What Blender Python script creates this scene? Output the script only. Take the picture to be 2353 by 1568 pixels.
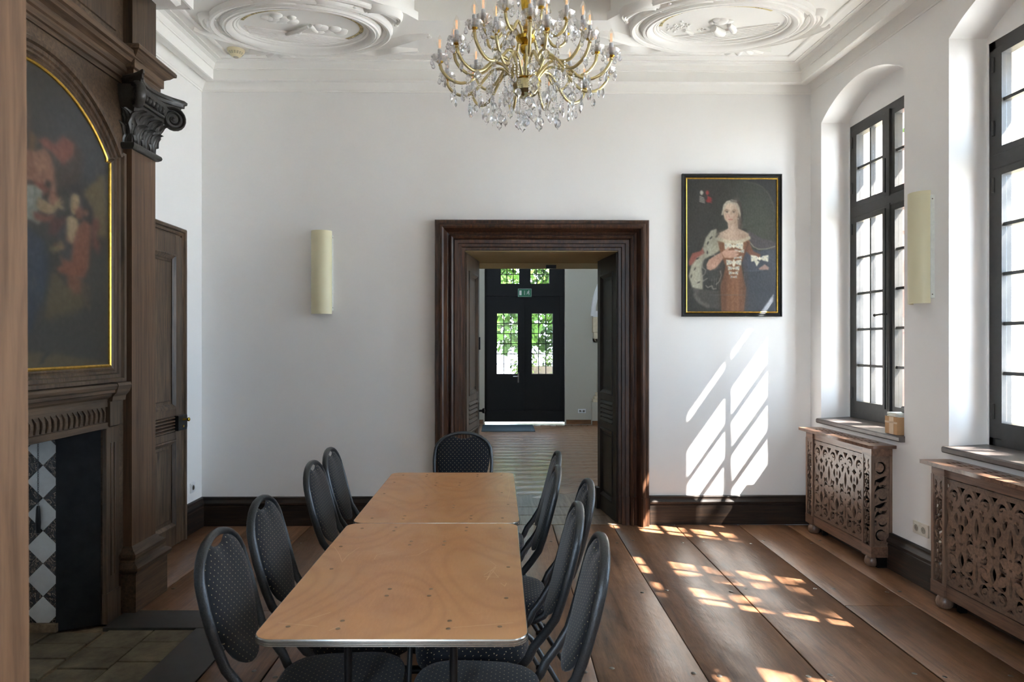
import bpy, math, random
import numpy as np
from mathutils import Vector, Matrix

random.seed(7)
PI = math.pi
C = bpy.context.scene.collection
for o in list(bpy.data.objects):
    bpy.data.objects.remove(o)

# ------------------------------------------------------------------ camera
cam_d = bpy.data.cameras.new('camera')
cam = bpy.data.objects.new('camera', cam_d)
C.objects.link(cam)
cam.location = (0, 0, 1.55)
cam.rotation_euler = (PI / 2, 0, 0)
cam_d.sensor_width = 36
cam_d.lens = 36 * 1569 / 2353
cam_d.shift_x = (1176.5 - 1150) / 2353
cam_d.shift_y = (792 - 784) / 2353
cam_d.clip_start = 0.02
cam_d.dof.use_dof = True
cam_d.dof.focus_distance = 5.5
cam_d.dof.aperture_fstop = 9.0
bpy.context.scene.camera = cam

# ------------------------------------------------------------------ world, sun, exposure
sc = bpy.context.scene
sc.view_settings.view_transform = 'Standard'
sc.view_settings.look = 'None'
sc.view_settings.gamma = 1
sc.view_settings.use_curve_mapping = False
sc.view_settings.exposure = 3.68
sc.cycles.use_denoising = True
sc.cycles.max_bounces = 12
sc.cycles.diffuse_bounces = 7
sc.cycles.glossy_bounces = 4
sc.cycles.transmission_bounces = 8
sc.cycles.transparent_max_bounces = 12
sc.cycles.sample_clamp_indirect = 6
sc.cycles.caustics_reflective = False
sc.cycles.caustics_refractive = False
w = bpy.data.worlds.new('world')
sc.world = w
w.use_nodes = True
bgn = w.node_tree.nodes['Background']
bgn.inputs[0].default_value = (0.62, 0.80, 1.0, 1)
bgn.inputs[1].default_value = 1.65
SUND = Vector((-1, .48, -1.4)).normalized()
sun_d = bpy.data.lights.new('sun', 'SUN')
sun_d.energy = 9.0
sun_d.angle = math.radians(.6)
sun_d.color = (1.0, .965, .91)
sun = bpy.data.objects.new('sun', sun_d)
C.objects.link(sun)
sun.rotation_euler = SUND.to_track_quat('-Z', 'Y').to_euler()

# frames of the two out-of-square walls
TH_R = math.atan(.02)
M_R = Matrix.Translation((2.808, 0, 0)) @ Matrix.Rotation(TH_R, 4, 'Z')   # local x outward, local y along
TH_B = .0133
M_B = Matrix.Translation((0, 5.884, 0)) @ Matrix.Rotation(TH_B, 4, 'Z')   # local x along, local y outward
WINS = [5.165, 3.58, 1.98, -1.0]
WW, WZ0, WZT = .565, .94, 3.37        # half width, frame foot, frame head

for x in (-1.3,):                       # portal in the unseen opening added behind the camera for fill light
    ld = bpy.data.lights.new('window_portal', 'AREA')
    ld.shape = 'RECTANGLE'; ld.size = 1.0; ld.size_y = 2.4; ld.cycles.is_portal = True
    lo = bpy.data.objects.new('window_portal', ld); C.objects.link(lo)
    lo.matrix_world = Matrix.Translation((x, -3.38, 2.2)) @ Matrix.Rotation(PI / 2, 4, 'X')
for s in WINS:                         # light portals standing in the window openings
    ld = bpy.data.lights.new('window_portal', 'AREA')
    ld.shape = 'RECTANGLE'
    ld.size = 1.13
    ld.size_y = 2.45
    ld.cycles.is_portal = True
    lo = bpy.data.objects.new('window_portal', ld)
    C.objects.link(lo)
    lo.matrix_world = M_R @ Matrix.Translation((.45, s, 2.15)) @ Matrix.Rotation(PI / 2, 4, 'Y')

# ------------------------------------------------------------------ helpers
def lin(c):
    return tuple(((x / 255) / 12.92 if x / 255 <= .04045 else ((x / 255 + .055) / 1.055) ** 2.4) for x in c)

def tag(o, label=None, cat=None, group=None, kind=None):
    if label: o['label'] = label
    if cat: o['category'] = cat
    if group: o['group'] = group
    if kind: o['kind'] = kind
    return o

def empty(name, loc=(0, 0, 0), rz=0, mat=None, parent=None):
    o = bpy.data.objects.new(name, None)
    C.objects.link(o)
    if mat is not None: o.matrix_world = mat
    else:
        o.location = loc
        o.rotation_euler = (0, 0, rz)
    o.empty_display_size = .05
    if parent: o.parent = parent
    return o

class MB:
    def __init__(s):
        s.v, s.f, s.uv = [], [], {}
    def add(s, vs, fs, M=None):
        n = len(s.v)
        s.v += [tuple(M @ Vector(v)) for v in vs] if M is not None else [tuple(v) for v in vs]
        s.f += [tuple(i + n for i in f) for f in fs]
        return s
    def box(s, x0, y0, z0, x1, y1, z1, M=None, bv=0):
        if x0 > x1: x0, x1 = x1, x0
        if y0 > y1: y0, y1 = y1, y0
        if z0 > z1: z0, z1 = z1, z0
        if bv:
            b = bv
            return s.loft([[(x0+b,y0+b,z0),(x1-b,y0+b,z0),(x1-b,y1-b,z0),(x0+b,y1-b,z0)],
                           [(x0,y0,z0+b),(x1,y0,z0+b),(x1,y1,z0+b),(x0,y1,z0+b)],
                           [(x0,y0,z1-b),(x1,y0,z1-b),(x1,y1,z1-b),(x0,y1,z1-b)],
                           [(x0+b,y0+b,z1),(x1-b,y0+b,z1),(x1-b,y1-b,z1),(x0+b,y1-b,z1)]], M=M)
        return s.add([(x0,y0,z0),(x1,y0,z0),(x1,y1,z0),(x0,y1,z0),(x0,y0,z1),(x1,y0,z1),(x1,y1,z1),(x0,y1,z1)],
                     [(0,3,2,1),(4,5,6,7),(0,1,5,4),(1,2,6,5),(2,3,7,6),(3,0,4,7)], M)
    def loft(s, rings, closed=True, caps=True, M=None, wrap=False):
        n = len(rings[0]); vs = [p for r in rings for p in r]; fs = []
        m = len(rings)
        for i in range(m if wrap else m - 1):
            a, b = i * n, ((i + 1) % m) * n
            for j in range(n if closed else n - 1):
                k = (j + 1) % n
                fs.append((a + j, a + k, b + k, b + j))
        if caps and closed and not wrap:
            fs.append(tuple(range(n - 1, -1, -1)))
            fs.append(tuple((m - 1) * n + j for j in range(n)))
        return s.add(vs, fs, M)
    def tube(s, pts, r, n=8, closed=False, M=None, flat=1.0, caps=True):
        pts = [Vector(p) for p in pts]
        m = len(pts)
        rr = r if isinstance(r, (list, tuple)) else [r] * m
        rings = []
        up = None
        for i, p in enumerate(pts):
            a = pts[(i - 1) % m] if (closed or i) else p
            b = pts[(i + 1) % m] if (closed or i < m - 1) else p
            t = (b - a).normalized()
            if up is None:
                up = Vector((0, 0, 1)) if abs(t.z) < .9 else Vector((1, 0, 0))
            x = t.cross(up).normalized()
            up = x.cross(t).normalized()
            rings.append([p + (x * math.cos(2*PI*j/n) * flat + up * math.sin(2*PI*j/n)) * rr[i] for j in range(n)])
        return s.loft(rings, caps=caps, M=M, wrap=closed)
    def lathe(s, prof, n=16, c=(0, 0, 0), M=None, sx=1, sy=1, caps=True, lobes=0, lob=0):
        rings = []
        for r, z in prof:
            rings.append([(c[0] + r*(1+lob*math.cos(lobes*2*PI*j/n))*math.cos(2*PI*j/n)*sx,
                           c[1] + r*(1+lob*math.cos(lobes*2*PI*j/n))*math.sin(2*PI*j/n)*sy, c[2] + z) for j in range(n)])
        return s.loft(rings, M=M, caps=caps)
    def ball(s, c, r, n=10, m=6, sx=1, sy=1, sz=1, M=None):
        prof = [(max(r * math.sin(PI*i/m), 1e-4), -r * math.cos(PI*i/m) * sz) for i in range(m + 1)]
        return s.lathe(prof, n, c, M, sx, sy)
    def obj(s, name, mat, parent=None, smooth=None, M=None, loc=None):
        me = bpy.data.meshes.new(name)
        me.from_pydata(s.v, [], s.f)
        me.validate()
        fin(me, mat, smooth)
        return link(name, me, parent, M, loc)

def fin(me, mat, smooth=None):
    if mat: me.materials.append(mat)
    import bmesh
    bm = bmesh.new(); bm.from_mesh(me)
    bmesh.ops.recalc_face_normals(bm, faces=bm.faces)
    bm.to_mesh(me); bm.free()
    if smooth:
        me.polygons.foreach_set('use_smooth', [True] * len(me.polygons))
        me.set_sharp_from_angle(angle=math.radians(smooth))
    me.update()

def link(name, me, parent=None, M=None, loc=None):
    o = bpy.data.objects.new(name, me)
    C.objects.link(o)
    if parent: o.parent = parent
    if M is not None: o.matrix_local = M
    if loc is not None: o.location = loc
    return o

def poly_fill(name, loops, t, bev=0):
    """flat plate with holes in local XY, thickness t centred on z=0, returned as a mesh"""
    cu = bpy.data.curves.new(name, 'CURVE')
    cu.dimensions = '2D'
    cu.fill_mode = 'BOTH'
    cu.extrude = t / 2
    for lp in loops:
        sp = cu.splines.new('POLY')
        sp.points.add(len(lp) - 1)
        for i, (x, y) in enumerate(lp):
            sp.points[i].co = (x, y, 0, 1)
        sp.use_cyclic_u = True
    ob = bpy.data.objects.new(name, cu)
    C.objects.link(ob)
    dg = bpy.context.evaluated_depsgraph_get()
    me = bpy.data.meshes.new_from_object(ob.evaluated_get(dg), depsgraph=dg)
    bpy.data.objects.remove(ob)
    bpy.data.curves.remove(cu)
    me.name = name
    me.materials.clear()
    return me

def text_mesh(txt, size, ext=.0005):
    cu = bpy.data.curves.new('t', 'FONT')
    cu.body = txt; cu.size = size; cu.extrude = ext; cu.resolution_u = 2
    ob = bpy.data.objects.new('t', cu); C.objects.link(ob)
    dg = bpy.context.evaluated_depsgraph_get()
    me = bpy.data.meshes.new_from_object(ob.evaluated_get(dg), depsgraph=dg)
    bpy.data.objects.remove(ob); bpy.data.curves.remove(cu)
    return me

def sweep_plan(mb, path, prof, closed=False, side=1, dz=None):
    """sweep profile [(p, z)] along a plan path; p is measured to the left of the path (side=1)"""
    n = len(path)
    P = [Vector((a, b)) for a, b in path]
    rings = []
    for i in range(n):
        d0 = (P[i] - P[i-1]).normalized() if (i or closed) else None
        d1 = (P[(i+1) % n] - P[i]).normalized() if (i < n-1 or closed) else None
        if d0 is None: d0 = d1
        if d1 is None: d1 = d0
        n0 = Vector((-d0.y, d0.x)); n1 = Vector((-d1.y, d1.x))
        m = (n0 + n1).normalized()
        m = m / max(m.dot(n0), .2) * side
        ring = []
        for p, z in prof:
            q = P[i] + m * p
            ring.append((q.x, q.y, z + (dz(q.y) if dz else 0)))
        rings.append(ring)
    return mb.loft(rings, closed=True, caps=not closed, wrap=closed)

def sweep_loop(mb, path, prof, f, closed=False):
    """mitred moulding in a vertical plane: path [(u, v)], prof [(o, h)], o to the left of the path, h proud; f(u, v, h) -> xyz"""
    n = len(path); P = [Vector(p) for p in path]; rings = []
    for i in range(n):
        d0 = (P[i] - P[i-1]).normalized() if (i or closed) else None
        d1 = (P[(i+1) % n] - P[i]).normalized() if (i < n-1 or closed) else None
        if d0 is None: d0 = d1
        if d1 is None: d1 = d0
        n0 = Vector((-d0.y, d0.x)); n1 = Vector((-d1.y, d1.x))
        m = (n0 + n1).normalized(); m = m / max(m.dot(n0), .3)
        rings.append([f(*(P[i] + m * o_), h) for o_, h in prof])
    return mb.loft(rings, closed=True, caps=not closed, wrap=closed)

# ------------------------------------------------------------------ materials
class N:
    def __init__(s, name):
        s.m = bpy.data.materials.new(name); s.m.use_nodes = True
        s.t = s.m.node_tree; s.n = s.t.nodes; s.b = s.n['Principled BSDF']
    def new(s, typ, **kw):
        x = s.n.new(typ)
        for k, v in kw.items(): setattr(x, k, v)
        return x
    def l(s, a, b): s.t.links.new(a, b)
    def coord(s, scale=(1, 1, 1), kind='Object', rot=(0, 0, 0)):
        tc = s.new('ShaderNodeTexCoord'); mp = s.new('ShaderNodeMapping')
        mp.inputs['Scale'].default_value = scale
        mp.inputs['Rotation'].default_value = rot
        s.l(tc.outputs[kind], mp.inputs['Vector'])
        return mp.outputs['Vector']
    def noise(s, vec, scale, detail=4, rough=.6, dist=0):
        x = s.new('ShaderNodeTexNoise')
        x.inputs['Scale'].default_value = scale; x.inputs['Detail'].default_value = detail
        x.inputs['Roughness'].default_value = rough; x.inputs['Distortion'].default_value = dist
        s.l(vec, x.inputs['Vector'])
        return x.outputs['Fac']
    def ramp(s, fac, stops):
        r = s.new('ShaderNodeValToRGB')
        e = r.color_ramp.elements
        while len(e) < len(stops): e.new(.5)
        for i, (p, c) in enumerate(stops):
            e[i].position = p; e[i].color = (*c[:3], 1)
        s.l(fac, r.inputs['Fac'])
        return r.outputs['Color']
    def math(s, op, a, b=None, c=None):
        x = s.new('ShaderNodeMath', operation=op)
        for i, v in enumerate((a, b, c)):
            if v is None: continue
            if isinstance(v, (int, float)): x.inputs[i].default_value = v
            else: s.l(v, x.inputs[i])
        return x.outputs[0]
    def mix(s, fac, a, b, mode='MIX'):
        x = s.new('ShaderNodeMix', data_type='RGBA', blend_type=mode)
        if isinstance(fac, (int, float)): x.inputs[0].default_value = fac
        else: s.l(fac, x.inputs[0])
        for i, v in ((6, a), (7, b)):
            if isinstance(v, tuple): x.inputs[i].default_value = (*v[:3], 1)
            else: s.l(v, x.inputs[i])
        return x.outputs[2]
    def bump(s, h, strength=.3, dist=.01):
        x = s.new('ShaderNodeBump')
        x.inputs['Strength'].default_value = strength; x.inputs['Distance'].default_value = dist
        s.l(h, x.inputs['Height']); s.l(x.outputs['Normal'], s.b.inputs['Normal'])
    def base(s, c):
        if isinstance(c, tuple): s.b.inputs['Base Color'].default_value = (*c[:3], 1)
        else: s.l(c, s.b.inputs['Base Color'])
    def set(s, rough=.5, metal=0, spec=.5):
        if isinstance(rough, (int, float)): s.b.inputs['Roughness'].default_value = rough
        else: s.l(rough, s.b.inputs['Roughness'])
        s.b.inputs['Metallic'].default_value = metal
        s.b.inputs['Specular IOR Level'].default_value = spec

def plain(name, c, rough=.5, metal=0, spec=.5, var=.06, nscale=30, bump=0):
    k = N(name)
    f = k.noise(k.coord(), nscale, 3)
    c = lin(c)
    k.base(k.ramp(f, [(.3, tuple(x*(1-var) for x in c)), (.7, tuple(min(1, x*(1+var)) for x in c))]))
    k.set(rough, metal, spec)
    if bump: k.bump(f, bump, .004)
    return k.m

def wood(name, dark, mid, light, grain=(18, 18, 1.2), rough=.45, bump=.12, spec=.4, kind='Object', big=1.3):
    k = N(name)
    v = k.coord(grain, kind)
    a = k.noise(v, 2.2, 6, .62, .6)
    v2 = k.coord(tuple(g * .18 for g in grain), kind)
    b = k.noise(v2, big, 3, .5, .3)
    fine = k.noise(k.coord(tuple(g * 6 for g in grain), kind), 2.0, 3, .7)
    col = k.ramp(a, [(.30, lin(dark)), (.5, lin(mid)), (.72, lin(light))])
    tone = k.ramp(b, [(.3, (.62, .60, .58)), (.7, (1.2, 1.18, 1.15))])
    col = k.mix(1.0, col, tone, 'MULTIPLY')
    fl = k.ramp(fine, [(.35, (.75, .75, .75)), (.55, (1, 1, 1))])
    col = k.mix(.6, col, fl, 'MULTIPLY')
    k.base(col); k.set(rough, 0, spec)
    k.bump(fine, bump, .003)
    return k.m

def glassy(name, tint=(1, 1, 1), refl=.09, rough=0.0, tr=1.0):
    m = bpy.data.materials.new(name); m.use_nodes = True
    t = m.node_tree; n = t.nodes; n.clear()
    out = n.new('ShaderNodeOutputMaterial'); mx = n.new('ShaderNodeMixShader')
    a = n.new('ShaderNodeBsdfTransparent'); b = n.new('ShaderNodeBsdfGlossy')
    a.inputs[0].default_value = (*tint, 1); b.inputs['Roughness'].default_value = rough
    mx.inputs[0].default_value = refl
    t.links.new(a.outputs[0], mx.inputs[1]); t.links.new(b.outputs[0], mx.inputs[2])
    t.links.new(mx.outputs[0], out.inputs[0])
    return m

def crystal(name, tint=(.97, .98, 1), clear=.25, gloss=.14):
    m = bpy.data.materials.new(name); m.use_nodes = True
    t = m.node_tree; n = t.nodes; n.clear()
    out = n.new('ShaderNodeOutputMaterial')
    g = n.new('ShaderNodeBsdfGlass'); g.inputs['IOR'].default_value = 1.55; g.inputs['Color'].default_value = (*tint, 1)
    a = n.new('ShaderNodeBsdfTransparent'); b = n.new('ShaderNodeBsdfGlossy'); b.inputs['Roughness'].default_value = .03
    m1 = n.new('ShaderNodeMixShader'); m1.inputs[0].default_value = clear
    m2 = n.new('ShaderNodeMixShader'); m2.inputs[0].default_value = gloss
    t.links.new(g.outputs[0], m1.inputs[1]); t.links.new(a.outputs[0], m1.inputs[2])
    t.links.new(m1.outputs[0], m2.inputs[1]); t.links.new(b.outputs[0], m2.inputs[2])
    t.links.new(m2.outputs[0], out.inputs[0])
    return m

def emit(name, c, s):
    m = bpy.data.materials.new(name); m.use_nodes = True
    b = m.node_tree.nodes['Principled BSDF']
    b.inputs['Base Color'].default_value = (*c, 1); b.inputs['Emission Color'].default_value = (*c, 1)
    b.inputs['Emission Strength'].default_value = s
    return m

M = {}
def plaster(name, c, var=.03):
    k = N(name)
    f = k.noise(k.coord(), 1.1, 5, .6); g = k.noise(k.coord(), 40, 4, .6)
    c = lin(c)
    k.base(k.ramp(f, [(.3, tuple(x*(1-var) for x in c)), (.7, c)]))
    k.set(.85, 0, .15); k.bump(g, .12, .003)
    return k.m
M['wall'] = plaster('wall_plaster', (240, 239, 237))
M['ceil'] = plaster('ceiling_plaster', (243, 242, 238), .02)
M['hallwall'] = plaster('hall_plaster', (188, 184, 170), .04)  # toned below the room's plaster; the hall's dimness is put into the colour
M['soffit'] = plaster('soffit_paint', (176, 158, 118), .12)
M['casing'] = wood('casing_wood', (30, 20, 14), (66, 44, 32), (104, 70, 48), (22, 22, 1.6), .33, .12, .5)
M['leaf'] = wood('door_leaf_wood', (48, 38, 30), (84, 68, 54), (112, 90, 70), (20, 20, 1.4), .4)
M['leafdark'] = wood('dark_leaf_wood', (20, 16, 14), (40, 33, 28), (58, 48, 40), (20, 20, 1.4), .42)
M['panel'] = wood('panelling_wood', (54, 43, 33), (84, 68, 53), (108, 87, 68), (22, 22, 1.2), .42)
M['panelh'] = wood('panelling_wood_horizontal', (54, 43, 33), (86, 69, 54), (112, 90, 70), (22, 1.2, 22), .42)
M['shaft'] = wood('pilaster_wood', (68, 50, 37), (96, 74, 57), (114, 88, 68), (24, 24, .9), .4)
M['carve'] = plain('carved_dark_wood', (50, 49, 46), .38, 0, .5, .25, 60, .3)
M['base'] = wood('baseboard_wood', (20, 16, 13), (44, 34, 27), (70, 52, 38), (1.2, 20, 20), .48)
M['basey'] = wood('baseboard_wood_side', (20, 16, 13), (44, 34, 27), (70, 52, 38), (20, 1.2, 20), .48)
M['post'] = wood('near_casing_wood', (104, 78, 58), (138, 106, 80), (152, 120, 94), (14, 14, .8), .5, .05)
M['gold'] = plain('gilt', (200, 160, 70), .32, .9, .5, .25, 40, .1)
M['frameblack'] = plain('black_lacquer', (30, 32, 32), .3, 0, .5, .3, 60, .1)
M['cover'] = wood('radiator_cover_wood', (92, 72, 60), (124, 100, 84), (144, 118, 100), (24, 24, 1.6), .3, .03, .6)
M['coverh'] = wood('radiator_cover_wood_rail', (84, 60, 48), (124, 94, 76), (148, 114, 92), (24, 1.4, 24), .3, .03, .6)
M['win'] = plain('window_frame_paint', (56, 55, 53), .42, 0, .5, .12, 25, .1)
M['sill'] = plain('sill_stone', (96, 88, 84), .35, 0, .5, .22, 12, .2)
M['stone'] = plain('sandstone', (216, 203, 176), .9, 0, .1, .12, 9, .3)
M['shutter'] = wood('shutter_wood', (96, 60, 50), (128, 84, 70), (150, 104, 88), (20, 20, 1.5), .6)
M['pane'] = glassy('window_glass')
M['metal'] = plain('chair_metal', (66, 69, 72), .33, .65, .5, .25, 220, .25)
M['black'] = plain('black_steel', (22, 22, 23), .38, .5, .5, .2, 80)
M['alu'] = plain('aluminium_edge', (176, 174, 168), .26, .95, .5, .06, 60)
M['steel'] = plain('worn_steel', (118, 114, 108), .35, .9, .5, .2, 90)
M['rivet'] = plain('table_rivet', (128, 104, 78), .4, .3, .5, .2, 90)
M['brass'] = plain('brass', (205, 168, 66), .22, 1, .5, .12, 50)
M['bowl'] = plain('silvered_brass', (206, 194, 146), .14, 1, .5, .18, 60)
M['armgold'] = plain('gold_arm', (222, 206, 152), .24, .7, .5, .12, 50)
M['crystal'] = crystal('cut_crystal')
M['cup'] = crystal('cup_glass', (1, 1, 1), .6, .18)
M['bulb'] = glassy('bulb_glass', (1, .98, .95), .14, .05)
M['filament'] = emit('filament', (1.0, .42, .16), .12)
M['candle'] = plain('candle_sleeve', (206, 208, 210), .5)
M['opal'] = plain('opal_shade', (226, 220, 186), .4, 0, .4, .02, 5)
M['socket'] = plain('socket_plastic', (222, 216, 202), .35, 0, .5, .02)
M['socketwhite'] = plain('white_socket_plastic', (226, 228, 230), .35, 0, .5, .02)
M['cream'] = plain('detector_plastic', (226, 214, 178), .45, 0, .4, .03)
M['pinhole'] = plain('socket_pin_hole', (110, 106, 98), .6)
M['slot'] = plain('dark_slot', (46, 60, 56), .6)
M['soot'] = plain('sooted_plate', (30, 30, 31), .75, 0, .2, .3, 14, .2)
M['dark'] = plain('dark_void', (24, 19, 16), .9, 0, .1)
M['entry'] = plain('entrance_door_paint', (17, 15, 14), .6, 0, .3, .2, 12)
M['mat'] = plain('door_mat_rubber', (52, 70, 78), .7, 0, .3, .25, 60, .3)
M['green'] = plain('exit_green', (30, 110, 74), .4)
M['white'] = plain('white_paint', (226, 230, 224), .5)
M['card'] = plain('cardboard', (190, 152, 112), .8, 0, .1, .06, 20)
M['cardlight'] = plain('cardboard_tape', (214, 190, 160), .6, 0, .2, .05, 20)
M['paper'] = plain('paper', (226, 226, 216), .7, 0, .2, .06, 30)
M['hallbase'] = wood('hall_skirting', (100, 66, 40), (132, 90, 56), (150, 106, 68), (1.2, 20, 20), .45)
M['hearthwood'] = plain('hearth_border', (58, 55, 52), .5, 0, .4, .2, 7, .15)
M['mortar'] = plain('mortar', (120, 104, 84), .95, 0, .1, .3, 30, .5)
M['band'] = plain('inscription_band', (212, 198, 150), .7, 0, .1, .1, 30)
M['ink'] = plain('inscription_ink', (88, 84, 66), .7)

def mk_marble():
    k = N('marbled_tile')
    a = k.noise(k.coord((1, 1, 1)), 14, 5, .6, 2.5)
    r = k.ramp(a, [(.44, lin((30, 27, 25))), (.49, lin((64, 56, 50))), (.5, lin((190, 170, 150))), (.515, lin((52, 44, 40))), (.6, lin((26, 24, 23)))])
    k.base(r); k.set(.22)
    return k.m
M['marble'] = mk_marble()
M['tile'] = plain('white_glazed_tile', (188, 190, 188), .28, 0, .5, .08, 18)

def mk_floor():
    k = N('old_floor_boards')
    v = k.coord((14, 1.0, 14))
    a = k.noise(v, 1.6, 7, .66, .7)
    col = k.ramp(a, [(.30, lin((98, 68, 48))), (.5, lin((130, 94, 68))), (.72, lin((152, 114, 84)))])
    b = k.noise(k.coord((1, .55, 1)), 2.2, 6, .65, .4)
    col = k.mix(1.0, col, k.ramp(b, [(.28, (.42, .42, .45)), (.45, (.8, .8, .8)), (.7, (1.14, 1.1, 1.05))]), 'MULTIPLY')
    obr = k.new('ShaderNodeObjectInfo')
    col = k.mix(1.0, col, k.ramp(obr.outputs['Random'], [(0, (.82, .82, .84)), (1, (1.12, 1.1, 1.08))]), 'MULTIPLY')
    g = k.noise(k.coord((60, 4, 60)), 3, 4, .7)
    col = k.mix(.55, col, k.ramp(g, [(.36, (.55, .55, .55)), (.56, (1, 1, 1))]), 'MULTIPLY')
    k.base(col)
    rr = k.noise(k.coord(), 3.2, 5, .6)
    k.set(k.ramp(rr, [(.3, (.285,)*3), (.7, (.40,)*3)]), 0, .5)
    w1 = k.noise(k.coord((5, 2.2, 1)), 1.5, 3, .5)
    k.bump(k.math('ADD', k.math('MULTIPLY', w1, 3.0), k.math('MULTIPLY', g, .35)), .35, .006)
    return k.m
M['floor'] = mk_floor()
M['plankpale'] = wood('pale_threshold_wood', (104, 88, 72), (142, 124, 104), (166, 148, 126), (14, 1, 14), .42)

def mk_parquet():
    k = N('herringbone_oak')
    a = k.noise(k.coord((3, 14, 1)), 2, 5, .6)
    col = k.ramp(a, [(.3, lin((112, 80, 56))), (.7, lin((170, 130, 96)))])
    k.base(col); k.set(.3, 0, .5)
    wv = k.new('ShaderNodeTexWave'); wv.wave_type = 'BANDS'; wv.bands_direction = 'Y'
    k.l(k.coord((1, 1, 1)), wv.inputs['Vector'])
    wv.inputs['Scale'].default_value = 1.15; wv.inputs['Distortion'].default_value = 3.5; wv.inputs['Detail'].default_value = 1; wv.inputs['Detail Scale'].default_value = 1.1
    k.bump(wv.outputs['Fac'], .22, .02)
    return k.m
M['parquet'] = mk_parquet()

def mk_paver():
    k = N('hearth_paver')
    a = k.noise(k.coord(), 6, 6, .7)
    b = k.noise(k.coord(), 50, 4, .6)
    k.base(k.ramp(a, [(.3, lin((72, 64, 52))), (.55, lin((106, 97, 78))), (.75, lin((128, 116, 92)))]))
    k.set(.7, 0, .3); k.bump(b, .3, .004)
    return k.m
M['paver'] = mk_paver()

def mk_table():
    k = N('table_plywood')
    n = k.noise(k.coord((1.4, .65, 1)), 1.6, 1, .25, .15)
    rings = k.math('SINE', k.math('MULTIPLY', n, 85))
    f = k.math('POWER', k.math('ADD', k.math('MULTIPLY', rings, .5), .5), 3.0)
    ng = k.noise(k.coord((30, 6, 1)), 4, 4, .7)
    base_ = k.mix(k.ramp(ng, [(.3, (0,)*3), (.7, (1,)*3)]), lin((180, 126, 80)), lin((192, 138, 92)))
    big = k.noise(k.coord(), 1.8, 3)
    base_ = k.mix(k.ramp(big, [(.35, (0,)*3), (.65, (1,)*3)]), base_, lin((198, 148, 100)))
    col = k.mix(k.math('MULTIPLY', f, .22), base_, lin((146, 94, 56)))
    sc_ = k.noise(k.coord((5, 22, 1), rot=(0, 0, .5)), 3, 5, .7, .4)
    col = k.mix(k.ramp(sc_, [(.66, (0, 0, 0)), (.78, (.35, .35, .35))]), col, lin((226, 192, 158)))
    k.base(col)
    r_ = k.noise(k.coord(), 9, 4)
    k.set(k.ramp(r_, [(.3, (.285,)*3), (.7, (.38,)*3)]), 0, .5)
    return k.m
M['table'] = mk_table()
M['scratch'] = plain('scratch_mark', (216, 180, 142), .6)

def mk_fabric(name, col, dot, lines=True, kk=.0285, rd=.085):
    k = N(name)
    tc = k.new('ShaderNodeTexCoord')
    sp = k.new('ShaderNodeSeparateXYZ'); k.l(tc.outputs['UV'], sp.inputs[0])
    u = k.math('DIVIDE', sp.outputs[0], kk); v = k.math('DIVIDE', sp.outputs[1], kk)
    def dots(off):
        a = k.math('SUBTRACT', k.math('FRACT', k.math('ADD', u, off)), .5)
        b = k.math('SUBTRACT', k.math('FRACT', k.math('ADD', v, off)), .5)
        d = k.math('SQRT', k.math('ADD', k.math('MULTIPLY', a, a), k.math('MULTIPLY', b, b)))
        return k.math('LESS_THAN', d, rd)
    m_ = k.math('MAXIMUM', dots(0), dots(.5))
    la = k.math('LESS_THAN', k.math('ABSOLUTE', k.math('SUBTRACT', k.math('FRACT', k.math('ADD', u, v)), .5 if False else .0)), .035)
    lb = k.math('LESS_THAN', k.math('ABSOLUTE', k.math('FRACT', k.math('SUBTRACT', u, v))), .035)
    ln = k.math('MAXIMUM', la, lb)
    w_ = k.noise(tc.outputs['UV'], 900, 2)
    base = k.ramp(w_, [(.3, tuple(x * .7 for x in lin(col))), (.7, tuple(x * 1.35 for x in lin(col)))])
    base = k.mix(k.math('MULTIPLY', ln, .35), base, tuple(x * 2.2 for x in lin(col)))
    c2 = k.mix(m_, base, lin(dot))
    k.base(c2); k.set(.85, 0, .2)
    k.b.inputs['Sheen Weight'].default_value = .14
    k.b.inputs['Sheen Roughness'].default_value = .5
    k.bump(w_, .3, .001)
    return k.m
M['fabric'] = mk_fabric('dotted_upholstery', (23, 25, 31), (176, 162, 126), rd=.062)

def mk_vcol(name, rough=.5, spec=.4, dark=1.0):
    k = N(name)
    a = k.new('ShaderNodeAttribute'); a.attribute_name = 'Col'
    k.l(a.outputs['Color'], k.b.inputs['Base Color'])
    k.set(rough, 0, spec)
    f = k.noise(k.coord((180, 180, 180)), 3, 3)
    k.bump(f, .15, .001)
    return k.m
M['canvas'] = mk_vcol('oil_on_canvas', .42, .5)
def mk_leaves(name, a, b):
    k = N(name)
    f = k.noise(k.coord(), .9, 3)
    k.base(k.ramp(f, [(.35, lin(a)), (.65, lin(b))])); k.set(.6, 0, .2)
    return k.m
M['leaves'] = mk_leaves('leaves', (30, 52, 14), (72, 104, 30))
M['hedge'] = mk_leaves('hedge_leaves', (44, 60, 20), (96, 112, 46))
M['bark'] = plain('bark', (88, 76, 62), .9, 0, .1, .3, 12, .5)
M['gravel'] = plain('gravel', (204, 204, 202), .95, 0, .1, .08, 3, .2)
M['grass'] = plain('grass', (84, 96, 44), .95, 0, .1, .2, 2)
M['render'] = plain('white_render', (226, 222, 212), .9, 0, .1, .03, 2)
M['roof'] = plain('roof_tiles', (150, 84, 62), .8, 0, .2, .2, 8)
M['winglass'] = plain('far_window_glass', (60, 84, 104), .12, .2, .6, .1)
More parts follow.
